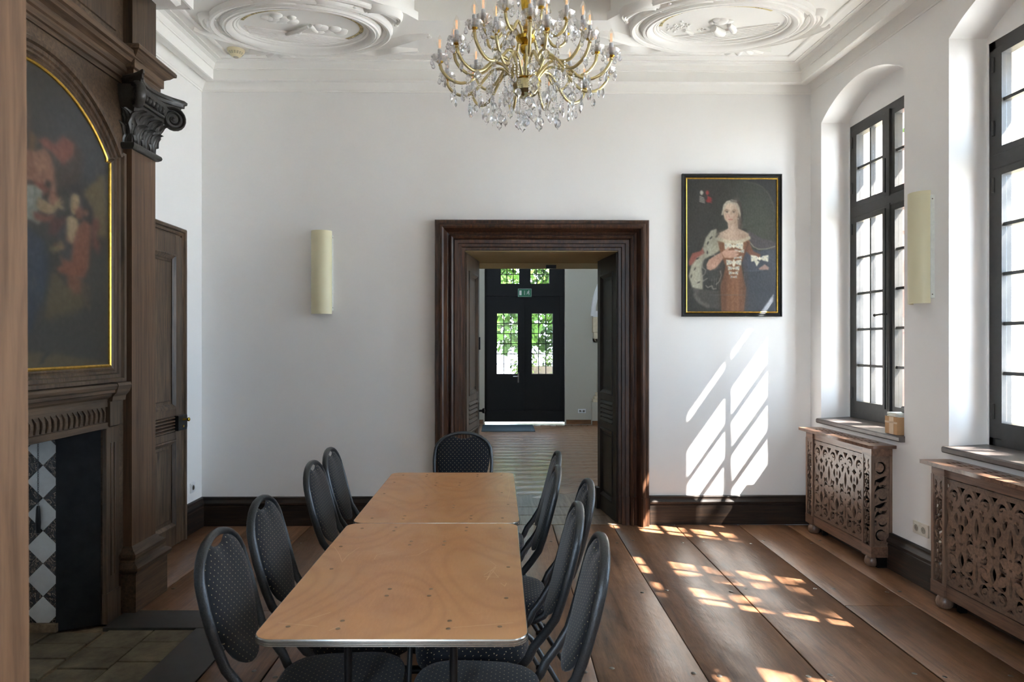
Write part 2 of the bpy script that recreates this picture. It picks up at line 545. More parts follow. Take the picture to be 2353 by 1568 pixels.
# ================================================================== ROOM SHELL
XL, YN = -2.56, .92                    # left wall plane, near wall plane
YB_L, YB_R, XR_B = 5.85, 5.92, 2.69    # back corners
ZC = 3.90
def dz_c(y): return -.024 * (5.85 - max(y, 0))      # the old ceiling sags towards the near side
ENTRY = (-.697, 1.75)                    # near doorway

# --- floor boards
floor = MB().box(-2.75, .3, -.10, 3.0, 6.2, -.03).obj('floor', M['dark'])
tag(floor, kind='structure')
seams = [-2.56, -2.12, -1.62, -1.10, -.60, -.08, .45, .96, 1.50, 2.04, 2.46, 2.80]
def plank(x0, x1, y0, y1, z=0):
    g = .0035
    m = MB(); j = random.uniform(-.012, .012); j2 = random.uniform(-.012, .012)
    z0 = z + random.uniform(-.002, .001)
    n = 5
    def ex(x, t, s): return x + s * g + (.0035 * math.sin(9 * t + x * 5))
    rows = []
    for i in range(n + 1):
        t = i / n; y = y0 + g + (y1 - y0 - 2*g) * t
        rows.append([(ex(x0, y, 1), y, -.03), (ex(x0, y, 1), y, z0 - .003), (ex(x0, y, 1) + .004, y, z0),
                     (ex(x1, y, -1) - .004, y, z0), (ex(x1, y, -1), y, z0 - .003), (ex(x1, y, -1), y, -.03)])
    m.loft(rows)
    return m
HX0, HX1, HY0, HY1 = -2.17, -1.40, 2.68, 3.97       # hearth border
for i in range(len(seams) - 1):
    x0, x1 = seams[i], seams[i+1]
    cuts = [.35, 5.87]
    if i == 5: cuts = [.35, 2.9, 5.87]
    if i == 7: cuts = [.35, 1.7, 5.87]
    if i == 3: cuts = [.35, 3.97, 5.87]
    if i == 9: cuts = [.35, 4.05, 5.87]
    if i in (0, 1, 2):
        if i == 0: cuts = [.35, HY0, None, HY1, 5.87]
        elif i == 1: cuts = [.35, HY0, None, HY1, 5.87]
        else: cuts = [.35, HY0, None, HY1, 5.87]
    segs = []
    if None in cuts:
        segs = [(cuts[0], cuts[1], x0), (cuts[3], cuts[4], x0)]
        if i == 2: segs.append((HY0, HY1, HX1))
    else:
        segs = [(cuts[k], cuts[k+1], x0) for k in range(len(cuts) - 1)]
    for a, b, xx in segs:
        plank(xx, x1, a, b).obj('floor_board', M['floor'], floor, 40)
# nails, two to a board on each joist
nail = MB().lathe([(.0001, 0), (.012, 0), (.0135, .0012), (.010, .003), (.004, .0042), (.0001, .0045)], 10).obj('nail', M['steel'], floor, 40, loc=(.40, 3.23, -.001))
for yj in (1.7, 3.23, 4.30, 5.35):
    for i in range(len(seams) - 1):
        for fx in (.13, .87):
            x = seams[i] + (seams[i+1] - seams[i]) * fx
            if HX0 - .1 < x < HX1 + .05 and HY0 < yj < HY1: continue
            if abs(x - .40) < .001: continue
            n_ = nail.copy(); C.objects.link(n_)
            n_.location = (x + random.uniform(-.03, .03), yj + random.uniform(-.05, .05), -.001)

# --- hearth
hb = MB()
hb.box(HX0, 3.725, -.03, HX1, HY1, .004).box(-1.66, HY0 + .0, -.03, HX1, 3.722, .004).box(HX0, HY0 - .25, -.03, HX1, HY0 - .003, .004)
hearth = empty('hearth', (-1.9, 3.2, 0))
tag(hearth, 'stone-paved hearth with a wide dark border let into the floor before the fireplace', 'hearth')
def under(o, root):
    o.parent = root
    o.matrix_parent_inverse = root.matrix_world.inverted() if root.matrix_world != Matrix() else Matrix()
    return o
bpy.context.view_layer.update()
o = MB()
for nm, b in (('border_board', (HX0, 3.725, -.03, HX1, HY1, .004)), ('border_board', (-1.66, HY0, -.03, HX1, 3.722, .004)), ('border_board', (HX0, HY0 - .25, -.03, HX1, HY0 - .003, .004))):
    under(MB().box(*b, bv=.002).obj(nm, M['hearthwood']), hearth)
under(MB().box(HX0, HY0, -.05, -1.66, 3.725, -.022).obj('mortar_bed', M['mortar']), hearth)
ycuts = [HY0, 2.87, 3.07, 3.28, 3.50, 3.72]
for ci, (xa, xb) in enumerate(((-2.135, -1.885), (-1.885, -1.663))):
    off = .0 if ci == 0 else .07
    yy = [HY0] + [min(y + off, 3.72) for y in ycuts[1:-1]] + [3.72]
    for k in range(len(yy) - 1):
        under(MB().box(xa + .003, yy[k] + .003, -.024, xb - .003, yy[k+1] - .003, -.006 + random.uniform(-.003, .002), bv=.003).obj('paver', M['paver']), hearth)

# --- left, near, back walls
wl = MB().box(XL - .3, YN - .12, -.05, XL, 5.86, 4.2).obj('wall_left', M['wall']); tag(wl, kind='structure')
def wall_prism(name, loops, t, mat, Mx):
    me = poly_fill(name, loops, t); fin(me, M[mat], 20)
    o = link(name, me); o.matrix_world = Mx
    tag(o, kind='structure')
    return o
# back wall: plate in local (x, z), thickness .9
OX0, OX1, OZ = -.300, 1.010, 2.354
outl = [(-2.62, -.05), (OX0 - .02, -.05), (OX0 - .02, OZ + .02), (OX1 + .02, OZ + .02), (OX1 + .02, -.05), (2.74, -.05), (2.74, 4.25), (-2.62, 4.25)]
R_xz = Matrix(((1, 0, 0, 0), (0, 0, -1, 0), (0, 1, 0, 0), (0, 0, 0, 1)))       # plate xy -> xz, thickness -> -y
wall_back = wall_prism('wall_back', [outl], .9, 'wall', M_B @ Matrix.Translation((0, .45, 0)) @ R_xz)
# near wall with the doorway we look through
outl = [(-2.62, -.05), (ENTRY[0] - .1, -.05), (ENTRY[0] - .1, 2.6), (ENTRY[1] + .1, 2.6), (ENTRY[1] + .1, -.05), (2.85, -.05), (2.85, 4.25), (-2.62, 4.25)]
wall_near = wall_prism('wall_near', [outl], .14, 'wall', Matrix.Translation((0, .93, 0)) @ R_xz)

# --- right wall: thin room-side layer with arched recesses, stone layer outside with square openings
def arch(s, r):
    pts = [(s - r, WZ0 - .03), (s + r, WZ0 - .03)]
    rise = .18; R_ = (r*r + rise*rise) / (2*rise); a0 = math.asin(r / R_)
    for i in range(25):
        a = a0 - 2*a0*i/24
        pts.append((s + R_*math.sin(a), 3.41 + rise - R_ + R_*math.cos(a)))
    return pts
R_yz = Matrix(((0, 0, 1, 0), (1, 0, 0, 0), (0, 1, 0, 0), (0, 0, 0, 1)))       # plate xy -> (y, z), thickness -> x
def facade(name, t0, t1, holes, mat):
    o_ = [(-3.2, -.05), (13.8, -.05), (13.8, 4.9), (-3.2, 4.9)]
    return wall_prism(name, [o_] + holes, t1 - t0, mat, M_R @ Matrix.Translation(((t0 + t1) / 2, 0, 0)) @ R_yz)
facade('wall_right', 0, .235, [arch(s, WW + .005) for s in WINS], 'wall')
sq = [[(s - WW + .01, WZ0 - .01), (s + WW - .01, WZ0 - .01), (s + WW - .01, WZT), (s - WW + .01, WZT)] for s in WINS]
facade('wall_right_lunette', .235, .25, [[(a, b + (.0 if i > 1 else 0)) for i, (a, b) in enumerate(q)] for q in sq], 'wall')
sq2 = [[(s - WW + .03, WZ0 - .04), (s + WW - .03, WZ0 - .04), (s + WW - .03, WZT - .04), (s - WW + .03, WZT - .04)] for s in WINS]
facade('wall_outside_stone', .33, .62, sq2, 'stone')
sq3 = [[(s - WW + .0, WZ0 - .06), (s + WW, WZ0 - .06), (s + WW, WZT + .01), (s - WW, WZT + .01)] for s in WINS]
facade('wall_right_core', .25, .33, sq3, 'stone')

# --- hall behind and room behind the camera
hy0, hy1 = 6.72, 13.29
hf = MB().box(-3.2, 6.6, -.12, 3.1, 13.6, -.012).obj('hall_floor', M['parquet']); tag(hf, kind='structure')
hp = MB()
L_, W_ = .42, .075
# herringbone blocks
ux, uy = math.cos(PI/4), math.sin(PI/4)
for i in range(-34, 60):
    for j in range(-8, 12):
        for sgn in (0, 1):
            cx = -.4 + j * (L_ * ux * 2) * .5 * 2 * .5 + sgn * L_ * ux * .5
            cy = hy0 + .1 + i * W_ / uy + sgn * (L_ * uy * .0)
            if not (hy0 + .28 < cy < 13.0 and -.75 < cx < 2.1): continue
            a = PI/4 if sgn == 0 else 3*PI/4
            Mx = Matrix.Translation((cx, cy, 0)) @ Matrix.Rotation(a, 4, 'Z')
            z = random.uniform(-.0012, .0008)
            hp.box(-L_/2 + .002, -W_/2 + .0015, -.012, L_/2 - .002, W_/2 - .0015, z, Mx)
o = hp.obj('herringbone_parquet', M['parquet'], hf); o['kind'] = 'stuff'
# threshold boards between the rooms
for k, (a, b, z) in enumerate(((5.885, 6.20, -.001), (6.203, 6.50, .001), (6.503, 6.56, .003), (6.563, 7.05, .0))):
    MB().box(-.6, a, -.1, 1.3, b, z, bv=.002).obj('threshold_board', M['plankpale'], hf)
hwall = [(-3.1, -.05), (-.31, -.05), (-.31, 4.1), (1.255, 4.1), (1.255, -.05), (3.0, -.05), (3.0, 5.0), (-3.1, 5.0)]
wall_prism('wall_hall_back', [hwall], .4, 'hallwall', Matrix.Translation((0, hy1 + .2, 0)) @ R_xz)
o = MB().box(-3.3, hy0 + .07, -.05, -3.0, 13.6, 5).obj('wall_hall_left', M['hallwall']); tag(o, kind='structure')
o = MB().box(-3.3, 6.3, 4.72, 3.2, 13.8, 4.85).obj('ceiling_hall', M['wall']); tag(o, kind='structure')
o = MB().box(-2.8, -3.2, -.1, 3.1, .34, -.0).obj('floor_near_room', M['floor']); tag(o, kind='structure')
o = MB().box(-2.8, -3.2, 3.9, 3.1, .9, 4.0).obj('ceiling_near_room', M['ceil']); tag(o, kind='structure')
nbw = [(-2.8, -.1), (3.1, -.1), (3.1, 4.0), (-2.8, 4.0)]
wall_prism('wall_near_room_back', [nbw] + [[(x - .5, 1.0), (x + .5, 1.0), (x + .5, 3.4), (x - .5, 3.4)] for x in (-1.3,)], .3, 'wall', Matrix.Translation((0, -3.25, 0)) @ R_xz)  # the opening in this unseen wall is invented to let fill light in
o = MB().box(-2.9, -3.2, -.1, -2.7, .9, 4.0).obj('wall_near_room_left', M['wall']); tag(o, kind='structure')
# skirtings in the hall
hs = MB()
for a, b in ((-3.0, -.335), (1.28, 1.76)):
    hs.box(a, hy1 - .02, 0, b, hy1, .085)
hs.box(1.76, hy1 - .21, 0, 2.25, hy1 - .19, .085)
tag(hs.obj('baseboard_hall', M['hallbase']), kind='structure')

# --- soffit and lip of the doorway between the rooms
o = MB().box(OX0 - .02, .02, OZ, OX1 + .02, .88, OZ + .03).obj('trim_1', M['soffit'], M=None)
o.matrix_world = M_B; tag(o, kind='structure')
lip = MB().box(OX0, .86, OZ - .05, OX1, .92, OZ + .001).obj('lip_board', M['soffit'], o)
MB().box(.46, .835, OZ - .055, .56, .858, OZ - .02).obj('catch_plate', M['black'], o)

# --- ceiling with the sunk central field
cp = []                                               # plan of the field opening
def xpt(t): return t
half = [(-.59, 4.90), (-.66, 4.80), (-.80, 4.66), (-1.02, 4.48), (-1.30, 4.32), (-1.62, 4.22)]
cp = [(.09 - (.09 - x), y) for x, y in half]
L1 = [(x, y) for x, y in half]
R1 = [(.175 * 1 + (-x), y) for x, y in half]
yc_ = 3.55
L2 = [(x, 2 * yc_ - y) for x, y in reversed(half)]
R2 = [(.175 - x, 2 * yc_ - y) for x, y in half]
hole = L1 + L2 + R2 + list(reversed(R1))
hole = L1 + L2 + [p for p in R2[::-1]][::-1] + R1[::-1]
me = poly_fill('ceiling', [[(-2.7, .3), (2.95, .3), (2.95, 6.05), (-2.7, 6.05)], hole], .06)
for v in me.vertices: v.co.z += ZC + .03 + dz_c(v.co.y)
fin(me, M['ceil'], 30); ceiling = link('ceiling', me); tag(ceiling, kind='structure')
coff = MB()
rings = []
for off, z in ((0, .0), (.03, .015), (.05, .03), (.05, .06), (.08, .08), (.08, .30)):
    rings.append([])
    n = len(hole)
    for i in range(n):
        a, b, c = Vector(hole[i-1]), Vector(hole[i]), Vector(hole[(i+1) % n])
        d0, d1 = (b-a).normalized(), (c-b).normalized()
        m_ = (Vector((d0.y, -d0.x)) + Vector((d1.y, -d1.x))).normalized()
        cen = Vector((.09, yc_))
        q = b - m_ * off if (b - m_ * off - cen).length > (b + m_ * off - cen).length else b + m_ * off
        rings[-1].append((q.x, q.y, ZC + z + dz_c(q.y)))
coff.loft(rings, caps=False)
coff.obj('coffer_side', M['ceil'], ceiling, 35)
o = MB().box(-2.6, 1.6, ZC + .22, 2.8, 5.5, ZC + .26).obj('coffer_field', M['ceil'], ceiling)
MB().box(-2.8, .3, ZC + .30, 3.0, 6.9, ZC + .45).obj('floor_above', M['dark'], ceiling)
# flat border fillet round the ceiling
tag(sweep_plan(MB(), [(XL + .34, .98), (XL + .34, 5.50), (XR_B - .33, 5.56), (2.72 - .27, .98)], [(0, ZC + .01), (0, ZC - .012), (.008, ZC - .016), (.022, ZC - .016), (.03, ZC - .010), (.034, ZC + .01)], closed=True, side=-1, dz=dz_c).obj('trim_ceiling', M['ceil'], None, 40), kind='structure')

# --- cornice (wraps round the chimney breast)
prof = [(-.01, 3.715), (.010, 3.715), (.012, 3.728), (.018, 3.732), (.026, 3.748), (.044, 3.772), (.066, 3.784), (.072, 3.796), (.082, 3.796), (.084, 3.772), (.150, 3.764), (.158, 3.757), (.169, 3.761),
        (.170, 3.842), (.178, 3.846), (.178, 3.853), (.186, 3.862), (.200, 3.884), (.224, 3.896), (.226, 3.905), (.262, 3.905), (.262, 3.893), (.272, 3.893), (.276, 3.94), (-.01, 3.94)]
CBX = -2.165
path = [(2.78, .99), (2.70, 5.92), (XL, YB_L), (XL, 4.27), (CBX, 4.27), (CBX, 2.13), (XL, 2.13), (XL, .99)]
o = sweep_plan(MB(), path, prof, side=1, dz=dz_c).obj('trim_cornice', M['ceil'], None, 28); tag(o, kind='structure')
# corbels over the chimney corner
for y in (4.12, 2.30):
    m = MB()
    m.box(CBX + .05, y - .08, 3.62, CBX + .20, y + .08, 3.74, bv=.02)
    m.ball((CBX + .24, y, 3.745), .075, 12, 8)
    m.obj('cornice_corbel', M['ceil'], o, 40)

# --- baseboards
bp = [(0, 0), (.034, 0), (.034, .165), (.030, .170), (.030, .176), (.040, .182), (.042, .196), (.036, .206), (.028, .214), (.024, .228), (.026, .238), (.018, .245), (0, .245)]
def base_run(name, path, mat, closed=False):
    o = sweep_plan(MB(), path, bp).obj(name, M[mat], None, 30); tag(o, kind='structure')
def mb_pt(x, y): v = M_B @ Vector((x, y, 0)); return (v.x, v.y)
def mr_pt(t, s): v = M_R @ Vector((t, s, 0)); return (v.x, v.y)
base_run('baseboard_right', [mr_pt(0, 1.0), mr_pt(0, 5.905)], 'basey')
base_run('baseboard_back', [mb_pt(2.70, 0), mb_pt(1.285, 0)], 'base')
base_run('baseboard_back_left', [mb_pt(-.575, 0), mb_pt(XL + .002, -.0), ], 'base')
base_run('baseboard_left', [(XL, 5.845), (XL, 5.47)], 'basey')
base_run('baseboard_near_left', [(XL, 2.1), (XL, 1.0), (-.9, 1.0)], 'basey')

# --- casing of the back doorway
cas = [(-.0, -.09), (.008, .0), (.030, .006), (.036, .020), (.060, .026), (.064, .040), (.092, .046), (.098, .040), (.104, .056), (.118, .064), (.128, .060), (.136, .036), (.156, .046), (.176, .086), (.182, .104), (.196, .112), (.212, .108), (.220, .094), (.226, .080), (.250, .080), (.258, .072), (.262, .04), (.262, 0), (.2, 0)]
cas = [(a, b) for a, b in cas]
def cas_f(u, v, h): return (u, -h, v)
o = sweep_loop(MB(), [(OX0, .243), (OX0, OZ), (OX1, OZ), (OX1, .243)], cas, cas_f).obj('trim_2', M['casing'], None, 24)
o.matrix_world = M_B; tag(o, kind='structure')
cas_b = [(a + (.002 if a > 0 else 0), b + .006) for a, b in cas]
for side, pth in ((0, [(OX0, -.001), (OX0, .243)]), (1, [(OX1, .243), (OX1, -.001)])):
    MB_ = sweep_loop(MB(), pth, cas_b, cas_f).obj('plinth_block', M['casing'], o, 24)

# --- casing of the near doorway (its left post is the blurred one at the picture's edge)
o = sweep_loop(MB(), [(ENTRY[0] + .002, 0), (ENTRY[0] + .002 - .012, 2.45), (ENTRY[1], 2.45), (ENTRY[1], 0)],
               [(0, -.14), (.0, .0), (.01, .012), (.14, .014), (.15, .028), (.18, .028), (.18, -.005), (.1, -.005), (.1, -.14)],
               lambda u, v, h: (u, .875 - h, v)).obj('trim_3', M['post'], None, 30)
tag(o, kind='structure')

# ================================================================== DOOR LEAVES
def leaf(name, w_, h_, t=.045, mat='leaf', louvre=(.84, 1.04)):
    """local: x 0..w, y 0..t (front is y=0, moulded both sides), z 0..h"""
    root = empty(name)
    st = .105
    fr = MB()
    zs = [(0, .15), (louvre[0] - .06, louvre[0]), (louvre[1], louvre[1] + .06), (h_ - .15, h_)]
    for a, b in ((0, st), (w_ - st, w_)): fr.box(a, 0, .004, b, t, h_, bv=.003)
    for a, b in zs: fr.box(st - .002, .001, max(a, .004), w_ - st + .002, t - .001, b)
    fr.obj('stile_frame', M[mat], root, 30)
    for a, b in ((zs[0][1], zs[1][0]), (zs[2][1], zs[3][0])):
        pn = MB()
        pn.box(st, t/2 - .006, a, w_ - st, t/2 + .006, b)
        pn.box(st + .05, .010, a + .05, w_ - st - .05, t - .010, b - .05, bv=.012)
        pn.obj('door_panel', M[mat], root, 30)
        mo = MB()
        for sg, y0 in ((1, .0), (-1, t)):
            sweep_loop(mo, [(st, a), (w_ - st, a), (w_ - st, b), (st, b)],
                       [(-.004, -.002), (-.004, .007), (.008, .009), (.016, .004), (.024, -.004), (.034, -.010), (.034, -.016)],
                       lambda u, v, h, y0=y0, sg=sg: (u, y0 - sg * h, v), closed=True)
        mo.obj('panel_moulding', M[mat], root, 30)
    n = 5; dz_ = (louvre[1] - louvre[0]) / n
    for k in range(n):
        z = louvre[0] + dz_ * k
        MB().loft([[(x, y, zz) for y, zz in ((-.004, z + .006), (-.006, z + .014), (.006, z + dz_ - .004), (t - .006, z + dz_ - .004), (t + .006, z + .014), (t + .004, z + .006))]
                   for x in (st - .001, w_ - st + .001)]).obj('moulded_slat', M[mat], root)
    return root
dl = leaf('door_1', .625, 2.345, mat='leaf')
a_ = math.atan2(6.50 - 5.90, -.213 + .300)
dl.matrix_world = Matrix.Translation((-.292, 5.91, .0)) @ Matrix.Rotation(a_, 4, 'Z') @ Matrix.Translation((0, 0, 0))
tag(dl, kind='structure')
kn = MB(); kn.lathe([(.011, 0), (.011, .03), (.024, .04), (.026, .055), (.012, .062), (.001, .063)], 12, M=Matrix.Translation((.59, -.0, .92)) @ Matrix.Rotation(PI/2, 4, 'X'))
kn.box(.574, -.004, .84, .606, 0, 1.0)
kn.obj('door_knob', M['black'], dl, 40)
MB().box(.60, -.012, 1.50, .628, .0, 1.62).obj('edge_latch', M['black'], dl)
dr = leaf('door_2', .60, 2.345, mat='leafdark')
a_ = math.atan2(.58, -.073)
dr.matrix_world = Matrix.Translation((1.046, 5.92, 0)) @ Matrix.Rotation(a_, 4, 'Z')
tag(dr, kind='structure')
MB().box(.52, -.03, .20, .615, .075, .0 + .004).obj('kick_block', M['leafdark'], dr)

# left door in the corner
ld_ = leaf('door_3', .88, 2.39, mat='leaf', louvre=(.875, 1.0))
ld_.matrix_world = Matrix.Translation((XL + .052, 5.375, .0)) @ Matrix.Rotation(-PI/2, 4, 'Z') @ Matrix.Scale(-1, 4, (0, 1, 0))
tag(ld_, kind='structure')
cz = [(0, -.02), (0, .03), (.010, .034), (.014, .046), (.028, .050), (.036, .046), (.042, .060), (.060, .064), (.068, .056), (.070, 0)]
o = sweep_loop(MB(), [(5.378, 0.0), (5.378, 2.395), (4.49, 2.395), (4.49, 0.0)], [(-a, b) for a, b in cz], lambda u, v, h: (XL + h, u, v)).obj('trim_4', M['leaf'], None, 25)
tag(o, kind='structure')
lk = empty('door_lock', (XL + .06, 5.32, .94)); lk.parent = None
lock = MB(); lock.box(XL + .052, 5.255, .882, XL + .082, 5.40, 1.0, bv=.003)
lock.box(XL + .052, 5.395, .895, XL + .070, 5.43, .985)
bpy.data.objects.remove(lk)
bpy.context.view_layer.update()
lo = under(lock.obj('lock_case', M['black'], None, 30), ld_)
kb = MB(); Mk = Matrix.Translation((XL + .082, 5.335, .965)) @ Matrix.Rotation(PI/2, 4, 'Y')
kb.lathe([(.010, 0), (.008, .012), (.006, .03), (.014, .036), (.016, .046), (.008, .052), (.001, .053)], 12, M=Mk)
Mk = Matrix.Translation((XL + .082, 5.335, .912)) @ Matrix.Rotation(PI/2, 4, 'Y')
kb.lathe([(.010, 0), (.009, .004), (.001, .0045)], 12, M=Mk)
under(kb.obj('brass_knob', M['brass'], None, 40), ld_)

# entrance door at the end of the hall
def entrance():
    root = empty('door_4', (.475, hy1 + .16, 0)); tag(root, kind='structure')
    x0, x1, y0, y1, zt = -.31, 1.255, hy1 + .13, hy1 + .19, 4.1
    def add(m, name, mat, parent=root):
        return under(m.obj(name, M[mat], None, 30), parent)
    fr = MB()
    holes = [(-.076, .347), (.61, 1.033)]
    loops = [[(x0, .03), (x1, .03), (x1, zt), (x0, zt)]]
    for a, b in holes: loops.append([(a, .965), (b, .965), (b, 2.165), (a, 2.165)])
    for a, b in ((.0, .375), (.585, .965)): loops.append([(a, 2.74), (b, 2.74), (b, 3.7), (a, 3.7)])
    me = poly_fill('door_board', loops, .06); fin(me, M['entry'], 30)
    d_ = link('door_board', me); d_.matrix_world = Matrix.Translation((0, (y0 + y1) / 2, 0)) @ R_xz
    bpy.context.view_layer.update(); under(d_, root)
    m = MB(); m.box(.462, y0 - .025, .03, .488, y0, 2.55); m.box(x0, y0 - .03, 2.5, x1, y0, 2.58); m.box(x0, y0 - .03, .03, x1, y0, .25)
    m.box(x0, y0 - .02, .25, x0 + .09, y0, 2.5); m.box(x1 - .09, y0 - .02, .25, x1, y0, 2.5)
    add(m, 'door_rails', 'entry')
    for (a, b, c, d, nx, nz) in [(h[0], h[1], .965, 2.165, 3, 6) for h in holes] + [(.0, .375, 2.74, 3.7, 3, 5), (.585, .965, 2.74, 3.7, 3, 5)]:
        for i in range(nx):
            for j in range(nz):
                px0 = a + (b-a)*i/nx; pz0 = c + (d-c)*j/nz
                add(MB().box(px0 + .004, y0 + .03, pz0 + .004, px0 + (b-a)/nx - .004, y0 + .034, pz0 + (d-c)/nz - .004), 'glass_pane', 'pane')
        lead = MB()
        for i in range(nx + 1): lead.box(a + (b-a)*i/nx - .008, y0 + .020, c, a + (b-a)*i/nx + .008, y0 + .040, d)
        for j in range(nz + 1): lead.box(a, y0 + .026, c + (d-c)*j/nz - .008, b, y0 + .038, c + (d-c)*j/nz + .008)
        add(lead, 'glazing_lattice', 'entry')
    h_ = MB(); h_.box(.335, y0 - .012, .80, .365, y0, 1.0); h_.tube([(.35, y0 - .01, .92), (.35, y0 - .05, .92), (.25, y0 - .055, .92)], .009)
    add(h_, 'door_handle', 'steel')
entrance()
# ================================================================== WINDOWS
def dup(o, parent=None):
    c = o.copy(); C.objects.link(c); c.parent = parent
    for ch in o.children: dup(ch, c)
    return c
def make_window():
    """local frame of the right wall: x outward, y along, z up; centred on y=0"""
    root = empty('window_1'); tag(root, kind='structure')
    r = WW
    T0, T1 = .238, .305
    fr = MB()
    fr.box(T0, -r, WZ0, T1, -r + .06, WZT).box(T0, r - .06, WZ0, T1, r, WZT)
    fr.box(T0, -r, WZT - .055, T1, r, WZT).box(T0, -r, WZ0, T1, r, WZ0 + .05)
    fr.box(T0 - .012, -r + .05, 2.595, T1, r - .05, 2.685, bv=.006)
    fr.box(T0, -.025, 2.64, T1, .025, WZT - .01)
    fr.obj('window_frame', M['win'], root, 30)
    ms = MB(); ms.box(T0 - .02, -.035, WZ0 + .03, T0 + .03, .030, 2.62, bv=.008); ms.box(T0 - .02, -.032, 2.67, T0 + .03, .028, WZT - .04, bv=.006)
    ms.obj('meeting_strip', M['win'], root, 30)
    st = .062
    for sg in (-1, 1):
        for (z0, z1, rows) in ((WZ0 + .045, 2.60, 5), (2.68, WZT - .05, 2)):
            ya, yb = (.018, r - .055) if sg > 0 else (-r + .055, -.018)
            cs = MB()
            t0, t1 = T0 - .006, T1 - .012
            bz = .10 if rows == 5 else .045
            cs.box(t0, ya, z0, t1, ya + st, z1, bv=.004).box(t0, yb - st, z0, t1, yb, z1, bv=.004)
            cs.box(t0, ya + st - .002, z0, t1, yb - st + .002, z0 + bz).box(t0, ya + st - .002, z1 - .045, t1, yb - st + .002, z1)
            c_ = cs.obj('casement', M['win'], root, 30)
            gy0, gy1, gz0, gz1 = ya + st, yb - st, z0 + bz, z1 - .045
            mid = (gy0 + gy1) / 2
            mu = MB()
            mu.box(t0 + .012, mid - .010, gz0, t1 - .01, mid + .010, gz1)
            for k in range(1, rows):
                z = gz0 + (gz1 - gz0) * k / rows
                mu.box(t0 + .012, gy0, z - .010, t1 - .01, gy1, z + .010)
            mu.obj('glazing_bar', M['win'], c_)
            for k in range(rows):
                za, zb = gz0 + (gz1 - gz0) * k / rows + .010, gz0 + (gz1 - gz0) * (k + 1) / rows - .010
                for (a, b) in ((gy0, mid - .010), (mid + .010, gy1)):
                    MB().box(t0 + .028, a, za, t0 + .031, b, zb).obj('glass_pane', M['pane'], c_)
            # hinges on the outer stile
            hg = MB(); ye = yb if sg > 0 else ya
            for z in (z0 + .12, z1 - .14): hg.tube([(T0 - .010, ye, z), (T0 - .010, ye, z + .09)], .008, 8)
            hg.obj('hinge', M['win'], c_, 40)
    hd = MB()
    hd.tube([(T0 - .032, -.002, WZ0 + .12), (T0 - .032, -.002, 2.58)], .006, 8)
    hd.tube([(T0 - .02, 0, 1.78), (T0 - .055, 0, 1.78), (T0 - .06, .085, 1.775)], .008, 8)
    hd.ball((T0 - .06, .09, 1.775), .012)
    hd.tube([(T0 - .032, 0, 2.70), (T0 - .032, 0, 2.96)], .005, 8)
    hd.obj('espagnolette_handle', M['black'], root, 40)
    # sill board on the room side
    sl = MB()
    sl.loft([[(x, y, z) for x, z in ((-.035, .893), (-.042, .900), (-.042, .922), (-.034, .930), (T0 + .0, .943), (T0 + .0, .893))] for y in (-r - .015, r + .012)])
    sl.obj('window_sill', M['sill'], root, 30)
    # outer sill and open shutter leaf at the far jamb
    MB().box(.25, -r - .02, .86, .70, r + .02, .905).obj('outer_sill', M['stone'], root)
    sh = MB(); sh.box(.60, r - .02, .93, 1.10, r + .02, 3.33)
    for z in (1.0, 1.75, 2.5): sh.box(.64, r - .032, z, 1.06, r - .02, z + .65, bv=.006)
    sh.obj('shutter_leaf', M['shutter'], root)
    return root
w0 = make_window()
bpy.context.view_layer.update()
for i, s in enumerate(WINS):
    o = w0 if i == 0 else dup(w0)
    o.name = 'window_%d' % (i + 1)
    o.matrix_world = M_R @ Matrix.Translation((0, s, 0))

# ================================================================== RADIATOR COVERS
BW, BH = .110, .570
def crescent(cx, cy, r, a0, a1, w_, n=9, fx=1):
    out = []
    for i in range(n + 1):
        a = math.radians(a0 + (a1 - a0) * i / n); out.append((cx + fx * r * math.cos(a), cy + r * math.sin(a)))
    for i in range(n, -1, -1):
        t = i / n; a = math.radians(a0 + (a1 - a0) * t)
        rr = r - w_ * math.sin(PI * min(max(t, .04), .96)) ** .7
        out.append((cx + fx * rr * math.cos(a), cy + rr * math.sin(a)))
    return out
def leafhole(x0, y0, x1, y1, w_, bend=.2, n=6):
    p, q = Vector((x0, y0)), Vector((x1, y1)); d = q - p; nn = Vector((-d.y, d.x))
    a, b = [], []
    for i in range(n + 1):
        t = i / n; c = p + d * t + nn * bend * math.sin(PI * t)
        k = w_ * 1.35 * math.sin(PI * t) ** .8 if 0 < i < n else 0
        a.append(c + nn.normalized() * k); b.append(c - nn.normalized() * k)
    return [tuple(v) for v in a] + [tuple(v) for v in reversed(b[1:-1])]
